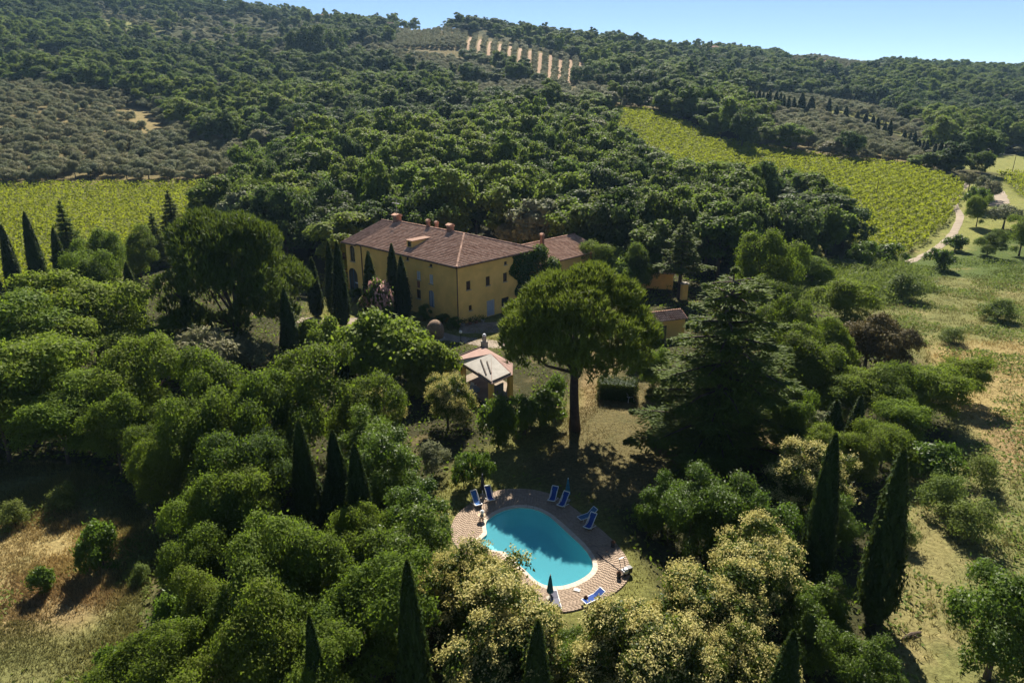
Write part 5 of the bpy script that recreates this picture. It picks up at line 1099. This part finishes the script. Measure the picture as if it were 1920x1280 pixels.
# ivy on the end wall and over the eave
iv = empty('climbing_ivy', tuple(HC), HA, 'dense green ivy climbing the right corner of the farmhouse end wall', 'ivy'); rg = np.random.default_rng(6); n_ = 5200
xs, zs = rg.uniform(11.6, 18.6, n_), rg.uniform(0.3, 9.5, n_); edge = 12.2+2.6*np.clip((7.5-zs)/7.5, 0, 1)+0.7*np.sin(zs*1.7)
k_ = xs > edge; xs, zs = xs[k_], zs[k_]; C = np.c_[xs, 0.45-0.9*rg.random(len(xs))**1.5*np.clip((xs-edge[k_])/2, 0.15, 1), zs]
n2 = 1500; D_ = sphere_dirs(n2, rg); C2 = np.array([18.9, 0.2, 8.6])+D_*np.array([2.0, 1.5, 1.7])*rg.uniform(0.6, 1, (n2, 1)); n3 = 1500; D3 = sphere_dirs(n3, rg); C3 = np.array([21.0, -0.6, 5.8])+D3*np.array([2.4, 1.6, 2.2])*rg.uniform(0.6, 1, (n3, 1))
obj('foliage', leaf_mesh('ivy_leaves', np.vstack([C, C2, C3]), np.vstack([np.tile([0, -1, 0.4], (len(C), 1)), D_, D3])+rg.normal(size=(len(C)+n2+n3, 3))*0.5, 0.34, 0.26, 'leaf_ivy', rg), iv)
b = MB(); b.tube([(15.5,0.3,0),(15.8,0.35,4),(16.5,0.4,8.5)], [0.09,0.07,0.03], 6); b.build('stem', 'bark', iv)
# ------------------------------------------------------------------ MEADOW BUSHES
for a in [(195,1062,975,92,'shrub','round bright bush standing in the left dry meadow'),(85,1110,1062,50,'shrub','low green weed bush in the left dry meadow'),(265,1110,1058,44,'dry_shrub','pale bush at the shaded edge of the left dry meadow'),(120,960,905,60,'dry_shrub','dry bush at the upper edge of the left meadow'),(30,1000,940,60,'dry_shrub','dry bush at the left edge of the meadow'),(330,1230,1120,90,'shrub','shaded bush at the right edge of the left meadow'),(230,1290,1210,90,'shrub','bush at the bottom of the left meadow'),
          (1830,395,350,50,'shrub','dark round bush by the gravel bend'),(1880,430,385,70,'olive','grey round tree below the gravel bend'),(1910,480,405,90,'oak','round tree at the right edge below the gravel bend'),(1850,480,430,70,'oak','bushy tree left of the right edge tree'),(1830,440,365,56,'oak','dark green tree at the path fork'),(1790,470,440,40,'shrub','small bush on the farm track bend'),(1760,505,465,60,'shrub','dark bush at the lower end of the farm track'),(1660,500,455,70,'shrub','dark bush at the lower edge of the vineyard'),(1610,500,450,60,'shrub','bush at the vineyard corner beside the wood'),
          (1815,360,322,36,'olive','first olive beside the gravel bend'),(1840,372,328,44,'olive','second olive beside the gravel bend'),(1855,385,338,44,'olive','third olive beside the gravel bend'),
          (1690,560,510,80,'dry_shrub','pale thicket at the upper meadow'),(1780,640,610,60,'dry_shrub','pale bush in the upper right meadow'),(1870,600,560,70,'dry_shrub','pale green bush by the right edge of the meadow'),(1820,700,672,50,'dry_shrub','low bush in the dry right meadow'),(1760,960,880,100,'dry_shrub','grey green thicket in the right meadow'),(1800,1000,930,110,'dry_shrub','second grey green thicket, nearer the meadow middle'),(1740,900,830,110,'shrub','dark bush at the foot of the feathery trees'),(1840,920,850,80,'dry_shrub','pale thicket right of the dark bush'),(1690,1020,975,60,'dry_shrub','low bush close to the tall cypress')]:
    put(a[4], *a[:4], a[5], 'meadow bushes')
# a fallen branch in the right meadow
P = ground(1707,1192); b = MB(); b.tube([(-0.7,-0.3,0.08),(0,0,0.18),(0.8,0.25,0.1)], [0.05,0.12,0.07], 7); b.tube([(0,0,0.18),(0.3,-0.5,0.3)], [0.06,0.02], 5); b.tube([(-0.3,-0.1,0.14),(-0.6,0.4,0.35)], [0.05,0.02], 5)
tag(b.build('fallen_branch', 'bark', None, tuple(P)), 'dark fallen branch lying on the dry grass below the tall cypress', 'branch')

# ------------------------------------------------------------------ WOODS, GROVES AND VINEYARDS
rgs = np.random.default_rng(77)
def scatter(y0, y1, step, jit=0.42):
    """jittered grid over the visible sector"""
    pts = []
    y = y0
    while y < y1:
        xm = 0.92*y+60; x = np.arange(-xm, xm, step); pts.append(np.c_[x, np.full(len(x), y)]); y += step
    P = np.vstack(pts); P += rgs.uniform(-jit, jit, P.shape)*step
    z = zf(P[:, 0], P[:, 1]); return np.c_[P, z]
def cls(P):
    px, py, d = proj(P); r = {}
    for k_, pl in POLY.items(): r[k_] = inpoly(px, py, pl)
    return px, py, d, r
oakpts, olpts = [], []
def horizon_ok(P):       # keep only what the camera's side of the ridges can show
    return (P[:, 1] < 1250)
for y0, y1, st in ((128, 250, 8.6), (250, 420, 7.4), (420, 700, 9.2), (700, 1250, 12.0)):
    P = scatter(y0, y1, st); px, py, d, r = cls(P)
    open_ = np.zeros(len(P), bool)
    for k_ in ('vine_left', 'vine_right', 'vine_far', 'valley', 'verge', 'meadow_right', 'meadow_left', 'cane', 'clear_a', 'clear_b', 'clear_c', 'clear_d', 'clear_e', 'clear_f', 'clear_g', 'clear_h', 'clear_i', 'orchard', 'lawn', 'court', 'pine_floor', 'open_right', 'lane', 'track_gap'): open_ |= r[k_]
    olv = r['olive_left'] | r['olive_right'] | r['olive_mid'] | r['olive_grey'] | r['olive_behind'] | r['olive_ridge'] | (r['olive_far'] & (rgs.random(len(P)) < 0.7))
    if y0 == 128:                                    # keep the near belt clear of the estate itself
        lx = (P[:, :3]-HC) @ UX; ly = (P[:, :3]-HC) @ UY
        open_ |= ((lx > -4) & (lx < 42) & (ly > -6) & (ly < 34)) | ((px > 300) & (px < 620) & (py > 500)) | (px < 420) & (py > 470) | (px > 1480) & (py > 500) | (py > 560)
    vis = (px > -80) & (px < 2000) & ~open_
    oakpts.append(P[vis & ~olv]); 
P = scatter(215, 700, 7.0); px, py, d, r = cls(P)
olv = r['olive_left'] | r['olive_right'] | r['olive_mid'] | r['olive_grey'] | r['olive_behind'] | r['olive_ridge'] | (r['olive_far'] & (rgs.random(len(P)) < 0.7)); olv &= ~(r['clear_a'] | r['clear_b'] | r['clear_c'] | r['clear_d'] | r['orchard'] | r['vine_left'] | r['vine_right'])
olpts.append(P[olv & (px > -80) & (px < 2000)])
P = scatter(700, 1200, 8.5); px, py, d, r = cls(P)
olpts.append(P[(r['olive_ridge'] | r['olive_far'] & (rgs.random(len(P)) < 0.5)) & (px > -80) & (px < 2000)])
# orchard rows running up the slope, bare strips between them
rows = []
for k in range(-9, 11):
    px0 = 908.6+18.8*k; A = ground(px0+2, 74+4.3*max(k, -4)); Bp = ground(px0-3, min(160, max(112+7.0*k, 92)))
    n_ = int(np.hypot(*(A-Bp)[:2])/4.4)
    for s in np.linspace(0, 1, max(n_, 2)):
        q = A+(Bp-A)*s; rows.append((q[0]+rgs.normal()*0.5, q[1]+rgs.normal()*0.6))
        if k < -2: rows.append((q[0]+4.4+rgs.normal()*0.8, q[1]+rgs.normal()*0.8))
rows = np.array(rows); ROWS = np.c_[rows, zf(rows[:, 0], rows[:, 1])]
OAK = np.vstack(oakpts); OLV = np.vstack(olpts)
def order(P): return P[np.argsort(np.hypot(P[:, 0], P[:, 1]))]
OAK, OLV = order(OAK), order(OLV)
def seen(P, lift):                                   # in frame and not behind a ridge
    px, py, d = proj(P+np.array([0, 0, lift])); ok = (px > -40) & (px < 1960) & (py > -60) & (py < 1300)
    for s in (0.55, 0.65, 0.75, 0.85, 0.92, 0.97):
        q = P*s; zz = CAM_H+(P[:, 2]+lift-CAM_H)*s; ok &= zz > zf(q[:, 0], q[:, 1])-1.5
    return ok
OAK, OLV = OAK[seen(OAK, 8)], OLV[seen(OLV, 4)]
TOPLINE = np.array([(1130,215),(1200,262),(1260,280),(1330,290),(1480,300),(1550,322),(1600,390),(1640,470)], float)
def side(px): return 'left' if px < 640 else ('middle' if px < 1280 else 'right')
def wood_size(d): return (rgs.uniform(10.0, 16.0), rgs.uniform(10.0, 16.5)) if d < 265 else (rgs.uniform(8.0, 13.5), rgs.uniform(8, 13.5))
px, py, d = proj(OAK)
for i in range(300):
    w_, h_ = wood_size(d[i])
    if 1130 < px[i] < 1640:                          # the wood below the right vineyard leaves its slope open
        h_ = min(h_, height_to(OAK[i], np.interp(px[i], TOPLINE[:, 0], TOPLINE[:, 1]))/1.15)
        if h_ < 3.5: h_ = 3.5
        w_ = min(w_, h_*1.25)
    hl = 1.12 if rgs.random() < 0.25 else 1.0
    lightish = (590 < px[i] < 1010 and 260 < py[i] < 480 and rgs.random() < 0.65)
    vr = 4 if lightish else int(rgs.choice([0, 1, 2, 3, 4, 5, 6, 7, 8], p=[.16, .14, .13, .13, .12, .14, .07, .03, .08]))
    tone = ('mid green', 'tall mid green', 'dark', 'broad dark', 'light green', 'broad mid green', 'small light green', 'small silvery', 'narrow dark')[vr]
    zone = 'left of the farmhouse roof' if px[i] < 640 else 'behind the farmhouse' if px[i] < 1010 else 'between the wing and the right vineyard' if px[i] < 1330 else 'below the right vineyard' if px[i] < 1700 else 'near the right edge'
    plant('wood', OAK[i], w_, h_*hl*(1.15 if lightish else 1), tone+' woodland tree in the belt '+zone, 'near belt of woodland trees', var=vr)
px, py, d = proj(OLV)
for i in range(300):
    zone = 'on the left hillside above the vineyard' if px[i] < 620 else 'below the far orchard' if px[i] < 1300 else 'beside the cypress lane on the right'
    plant('olive', OLV[i], rgs.uniform(6.5, 9.5), rgs.uniform(4.6, 6.8), 'grey green olive tree in the grove '+zone, 'olive trees of the near groves')
def forest(name, P, meshes, smin, smax, label, cat):
    """what is left of the wood: instances on points, one object"""
    me = bpy.data.meshes.new(name); me.vertices.add(len(P)); me.vertices.foreach_set('co', P.astype(np.float32).ravel())
    for an, v in (('scl', np.c_[rgs.uniform(smin[0], smax[0], len(P)), np.zeros(len(P)), rgs.uniform(smin[1], smax[1], len(P))]),):
        v[:, 1] = v[:, 0]; a = me.attributes.new(an, 'FLOAT_VECTOR', 'POINT'); a.data.foreach_set('vector', v.astype(np.float32).ravel())
    v = np.c_[np.zeros(len(P)), np.zeros(len(P)), rgs.random(len(P))*6.28]; a = me.attributes.new('rot', 'FLOAT_VECTOR', 'POINT'); a.data.foreach_set('vector', v.astype(np.float32).ravel())
    a = me.attributes.new('pick', 'INT', 'POINT'); 
    x_, y_ = P[:, 0], P[:, 1]; pn = np.sin(x_/61+2*np.sin(y_/83))+np.sin(y_/47+1.5*np.sin(x_/39))+rgs.normal(size=len(P))*0.9   # species grow in patches
    a.data.foreach_set('value', (np.argsort(np.argsort(pn))*len(meshes)//max(len(P), 1)).astype(np.int32))
    o = obj(name, me); tag(o, label, cat, kind='stuff')
    ng = bpy.data.node_groups.new(name, 'GeometryNodeTree'); ng.interface.new_socket('Geometry', in_out='INPUT', socket_type='NodeSocketGeometry'); ng.interface.new_socket('Geometry', in_out='OUTPUT', socket_type='NodeSocketGeometry')
    gi, go = ng.nodes.new('NodeGroupInput'), ng.nodes.new('NodeGroupOutput')
    m2p = ng.nodes.new('GeometryNodeMeshToPoints'); ng.links.new(gi.outputs[0], m2p.inputs[0])
    iop = ng.nodes.new('GeometryNodeInstanceOnPoints'); ng.links.new(m2p.outputs[0], iop.inputs['Points'])
    g2 = ng.nodes.new('GeometryNodeGeometryToInstance')
    for ob_ in reversed(meshes):
        oi = ng.nodes.new('GeometryNodeObjectInfo'); oi.transform_space = 'ORIGINAL'; oi.inputs['Object'].default_value = ob_; oi.inputs['As Instance'].default_value = True
        ng.links.new(oi.outputs['Geometry'], g2.inputs[0])
    ng.links.new(g2.outputs[0], iop.inputs['Instance']); iop.inputs['Pick Instance'].default_value = True
    def attr(nm, dt):
        n_ = ng.nodes.new('GeometryNodeInputNamedAttribute'); n_.data_type = dt; n_.inputs[0].default_value = nm; return n_.outputs[0]
    ng.links.new(attr('pick', 'INT'), iop.inputs['Instance Index']); ng.links.new(attr('scl', 'FLOAT_VECTOR'), iop.inputs['Scale']); ng.links.new(attr('rot', 'FLOAT_VECTOR'), iop.inputs['Rotation'])
    ng.links.new(iop.outputs[0], go.inputs[0]); md = o.modifiers.new('instances', 'NODES'); md.node_group = ng
    return o
def crowns_of(kind):
    out = []
    for tm, cm, dm, ex in PROTO[kind]:
        out.append(next(ob_ for ob_ in COL.objects if ob_.type == 'MESH' and ob_.data is cm))
    return out
wd_, hi_ = PROTO['wood'][0][2]; far = OAK[300:]
forest('woodland', far, [crowns_of('wood')[i] for i in (3, 2, 8, 0, 7, 1, 5, 6, 4)], (8.5/wd_, 6.5/hi_), (17.0/wd_, 15.5/hi_), 'far woods covering the hills up to the ridge', 'woodland')
wd_, hi_ = PROTO['olive'][0][2]
forest('olive_grove', OLV[300:], crowns_of('olive'), (6.0/wd_, 4.2/hi_), (9.0/wd_, 6.4/hi_), 'distant grey green olive groves on the hillsides', 'olive grove')
forest('orchard_rows', ROWS[seen(ROWS, 4)], crowns_of('olive'), (4.8/wd_, 3.8/hi_), (6.2/wd_, 5.0/hi_), 'rows of small trees with bare strips between them in the far orchard', 'orchard')
# vineyards: foliage walls in rows with bare gaps
def vines(name, poly, ang, label, gap=3.0, dens=7.0, ymin=120, ymax=340, seed=1):
    rg = np.random.default_rng(seed); ca, sa = math.cos(ang), math.sin(ang)
    P = []
    Q = np.array([ground(min(max(q[0], -160), 2060), q[1]) for q in poly]); Q = Q[(Q[:, 1] < 420)]; lo_, hi2 = Q[:, :2].min(0)-10, Q[:, :2].max(0)+10
    A_ = (hi2-lo_).prod(); n_ = int(A_*dens); X = rg.uniform(lo_[0], hi2[0], n_); Y = rg.uniform(lo_[1], hi2[1], n_)
    v = -X*sa+Y*ca; u = X*ca+Y*sa; f = (v/gap) % 1.0
    wob = 0.5+0.12*np.sin(u*0.7+np.floor(v/gap)*2.3); keep = np.abs(f-wob) < 0.30
    keep &= (np.sin(u*1.9+np.floor(v/gap)*1.7)+rg.normal(size=n_)*0.9) > -1.1
    X, Y, f = X[keep], Y[keep], f[keep]; Z = zf(X, Y); px, py, d = proj(np.c_[X, Y, Z]); k_ = inpoly(px, py, poly) & (px > -150) & (px < 2050); X, Y, Z = X[k_], Y[k_], Z[k_]
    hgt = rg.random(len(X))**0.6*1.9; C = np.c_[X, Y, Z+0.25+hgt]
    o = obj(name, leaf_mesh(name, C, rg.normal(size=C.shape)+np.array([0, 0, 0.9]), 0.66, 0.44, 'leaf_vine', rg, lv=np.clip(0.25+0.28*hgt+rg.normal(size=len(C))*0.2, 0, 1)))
    return tag(o, label, 'vineyard', kind='stuff')
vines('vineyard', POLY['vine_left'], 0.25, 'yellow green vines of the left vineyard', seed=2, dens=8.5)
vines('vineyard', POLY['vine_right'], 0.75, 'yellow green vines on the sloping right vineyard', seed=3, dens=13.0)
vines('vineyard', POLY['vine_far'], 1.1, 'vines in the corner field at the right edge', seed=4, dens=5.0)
# cane thicket above the right meadow
rg = np.random.default_rng(9); Pn = []
Q = np.array([ground(*q) for q in POLY['cane']]); lo_, hi2 = Q[:, :2].min(0), Q[:, :2].max(0); X = rg.uniform(lo_[0], hi2[0], 16000); Y = rg.uniform(lo_[1], hi2[1], 16000); Z = zf(X, Y); px, py, d = proj(np.c_[X, Y, Z]); k_ = inpoly(px, py, POLY['cane']) & (np.sin(X*0.5)+np.sin(Y*0.43+X*0.2)+rg.normal(size=len(X))*0.6 > -0.6)
X, Y, Z = X[k_], Y[k_], Z[k_]; H_ = 2.2+0.8*np.sin(X*0.31)*np.sin(Y*0.27); C = np.c_[X, Y, Z+rg.random(len(X))*H_]; T = np.c_[rg.normal(size=(len(X), 2))*0.5, np.ones(len(X))]
tag(obj('cane_thicket', leaf_mesh('cane', C, rg.normal(size=C.shape), 1.1, 0.16, 'leaf_cane', rg, T=T)), 'light green canes growing above the right meadow', 'canes', kind='stuff')
# grasses
def grass(name, polys, n_, hmin, hmax, label, seed, blades=4, excl=(), wmul=1.0):
    rg = np.random.default_rng(seed); V = []; out = []
    for poly, cnt in zip(polys, n_):
        q = np.array(poly, float); a = np.clip(q, [-300, 420], [2250, 1450]); pts = []
        Q = np.array([at_z(*p_, 0) for p_ in a]); lo_, hi2 = Q[:, :2].min(0), Q[:, :2].max(0)
        X = rg.uniform(lo_[0], hi2[0], cnt); Y = rg.uniform(lo_[1], hi2[1], cnt); Z = zf(X, Y); px, py, d = proj(np.c_[X, Y, Z]); k_ = inpoly(px, py, poly) & (px > -60) & (px < 1980) & (py < 1330)
        clump = np.sin(X*0.9+1.3*np.sin(Y*0.5))+np.sin(Y*1.1+1.7*np.sin(X*0.37)); k_ &= clump+rg.normal(size=cnt)*0.9 > -0.5
        k_ &= np.hypot(X-PC[0], Y-PC[1]) > np.interp(np.arctan2(Y-PC[1], X-PC[0]) % (2*np.pi), np.append(TH, 2*np.pi), np.append(RD, RD[0]))+0.15
        out.append(np.c_[X, Y, Z][k_])
    B = np.vstack(out); cl = np.sin(B[:, 0]*0.35)*np.sin(B[:, 1]*0.3+1); H_ = rg.uniform(hmin, hmax, len(B))*(1+0.5*cl)
    B = np.repeat(B, blades, 0); H_ = np.repeat(H_, blades); an = rg.random(len(B))*6.28; ln = rg.normal(size=(len(B), 2))*0.45*H_[:, None]
    B[:, :2] += rg.normal(size=(len(B), 2))*0.13; w_ = 0.05*wmul*(0.7+H_)
    a_ = B+np.c_[np.cos(an)*w_, np.sin(an)*w_, np.zeros(len(B))-0.03]; b_ = B-np.c_[np.cos(an)*w_, np.sin(an)*w_, np.zeros(len(B))+0.03]; c_ = B+np.c_[ln, H_]
    V = np.stack([a_, b_, c_], 1).reshape(-1, 3); cv = np.repeat(cover_at(B[:, 0], B[:, 1]), 3, 0); lv = np.repeat(np.clip(0.5+0.3*np.repeat(cl, blades)+rg.normal(size=len(B))*0.25, 0, 1), 3)
    o = obj(name, np_mesh(name, V, np.arange(len(V)).reshape(-1, 3), 'grass_blades', {'cover': np.c_[cv, np.ones(len(cv))], 'lv': lv})); return tag(o, label, 'grass', kind='stuff')
grass('meadow_grass', [POLY['meadow_left']], [110000], 0.12, 0.36, 'dry grass of the left meadow', 1, wmul=0.75, blades=3)
grass('meadow_grass', [POLY['meadow_right']], [190000], 0.14, 0.40, 'dry grass of the right meadow', 2, wmul=0.8, blades=3)
grass('lawn_grass', [POLY['lawn'], POLY['pine_floor'], POLY['court']], [22000, 14000, 14000], 0.06, 0.16, 'short patchy grass of the garden lawn', 3, blades=3)
rg = np.random.default_rng(31); X = rg.uniform(18, 130, 210000); Y = rg.uniform(28, 150, 210000); Z = zf(X, Y); px, py, d = proj(np.c_[X, Y, Z]); k_ = (inpoly(px, py, POLY['meadow_right']) | inpoly(px, py, POLY['open_right'])) & (px < 1980) & (py < 1320)
cl = np.sin(X*0.33+1.7*np.sin(Y*0.21))+np.sin(Y*0.41+2.0*np.sin(X*0.17))+0.7*np.sin(X*1.3)*np.sin(Y*1.1); k_ &= cl+rg.normal(size=len(X))*0.5 > 0.1
X, Y, Z, cl = X[k_], Y[k_], Z[k_], cl[k_]; C = np.c_[X, Y, Z+rg.random(len(X))*np.clip(0.22+0.50*(cl-0.3), 0.12, 1.1)]
tag(obj('meadow_weeds', leaf_mesh('weeds', C, rg.normal(size=C.shape)+np.array([0, 0, 0.8]), 0.40, 0.17, 'leaf_cane', rg)), 'pale green weeds in patches over the right meadow', 'weeds', kind='stuff')
rg = np.random.default_rng(32); X = rg.uniform(-60, -14, 40000); Y = rg.uniform(26, 62, 40000); Z = zf(X, Y); px, py, d = proj(np.c_[X, Y, Z]); k_ = inpoly(px, py, POLY['meadow_left']) & (px > -60) & (py < 1320)
cl = np.sin(X*0.43+1.7*np.sin(Y*0.31))+np.sin(Y*0.51+2.0*np.sin(X*0.27))+0.7*np.sin(X*1.3)*np.sin(Y*1.1); k_ &= cl+rg.normal(size=len(X))*0.4 > 0.8
X, Y, Z, cl = X[k_], Y[k_], Z[k_], cl[k_]; C = np.c_[X, Y, Z+rg.random(len(X))*np.clip(0.2+0.4*(cl-0.5), 0.15, 0.8)]
tag(obj('meadow_weeds', leaf_mesh('weeds', C, rg.normal(size=C.shape)+np.array([0, 0, 0.8]), 0.34, 0.14, 'leaf_cane', rg)), 'pale green weeds in patches over the left meadow', 'weeds', kind='stuff')
# undergrowth closing the floor of the groves
rg = np.random.default_rng(12); X = rg.uniform(-75, 75, 60000); Y = rg.uniform(22, 135, 60000); Z = zf(X, Y); px, py, d = proj(np.c_[X, Y, Z]); k_ = (px > -60) & (px < 1980) & (py < 1340)
for nm in ('meadow_left', 'meadow_right', 'lawn', 'pine_floor', 'court', 'sunny_path', 'sunny_path2', 'vine_left'): k_ &= ~inpoly(px, py, POLY[nm])
lx = (np.c_[X, Y, Z]-HC) @ UX; ly = (np.c_[X, Y, Z]-HC) @ UY; k_ &= ~((lx > -1) & (lx < 38) & (ly > -7) & (ly < 32)); k_ &= np.hypot(X-PC[0], Y-PC[1]) > np.interp(np.arctan2(Y-PC[1], X-PC[0]) % (2*np.pi), np.append(TH, 2*np.pi), np.append(RD, RD[0]))+0.6; k_ &= np.hypot(X+4, Y-77) > 6.5
k_ &= np.hypot(X-23, Y-95.5) > 4
X, Y, Z = X[k_], Y[k_], Z[k_]; C = np.c_[X, Y, Z+rg.random(len(X))*(0.5+0.4*np.sin(X*0.6)*np.sin(Y*0.5))]
tag(obj('undergrowth', leaf_mesh('undergrowth', C, rg.normal(size=C.shape)+np.array([0, 0, 1.0]), 0.42, 0.22, 'leaf_oak', rg)), 'low green undergrowth between the garden trees', 'undergrowth', kind='stuff')
# ------------------------------------------------------------------ HAZE
hz, t, o = newmat('haze_air'); pvn = N(t, 'ShaderNodeVolumePrincipled'); pvn.inputs['Color'].default_value = (0.42, 0.68, 1.0, 1); pvn.inputs['Density'].default_value = 0.00007; pvn.inputs['Anisotropy'].default_value = 0.2; t.links.new(pvn.outputs[0], o.inputs['Volume'])
xm = float(np.abs(gx).max())+30; zt = float(gz.max())+40
b = MB(); b.box((0, 850, (zt-25)/2), (2*xm, 2000, zt+25)); tag(b.build('haze', 'haze_air'), 'thin blue summer haze', 'haze', kind='stuff')
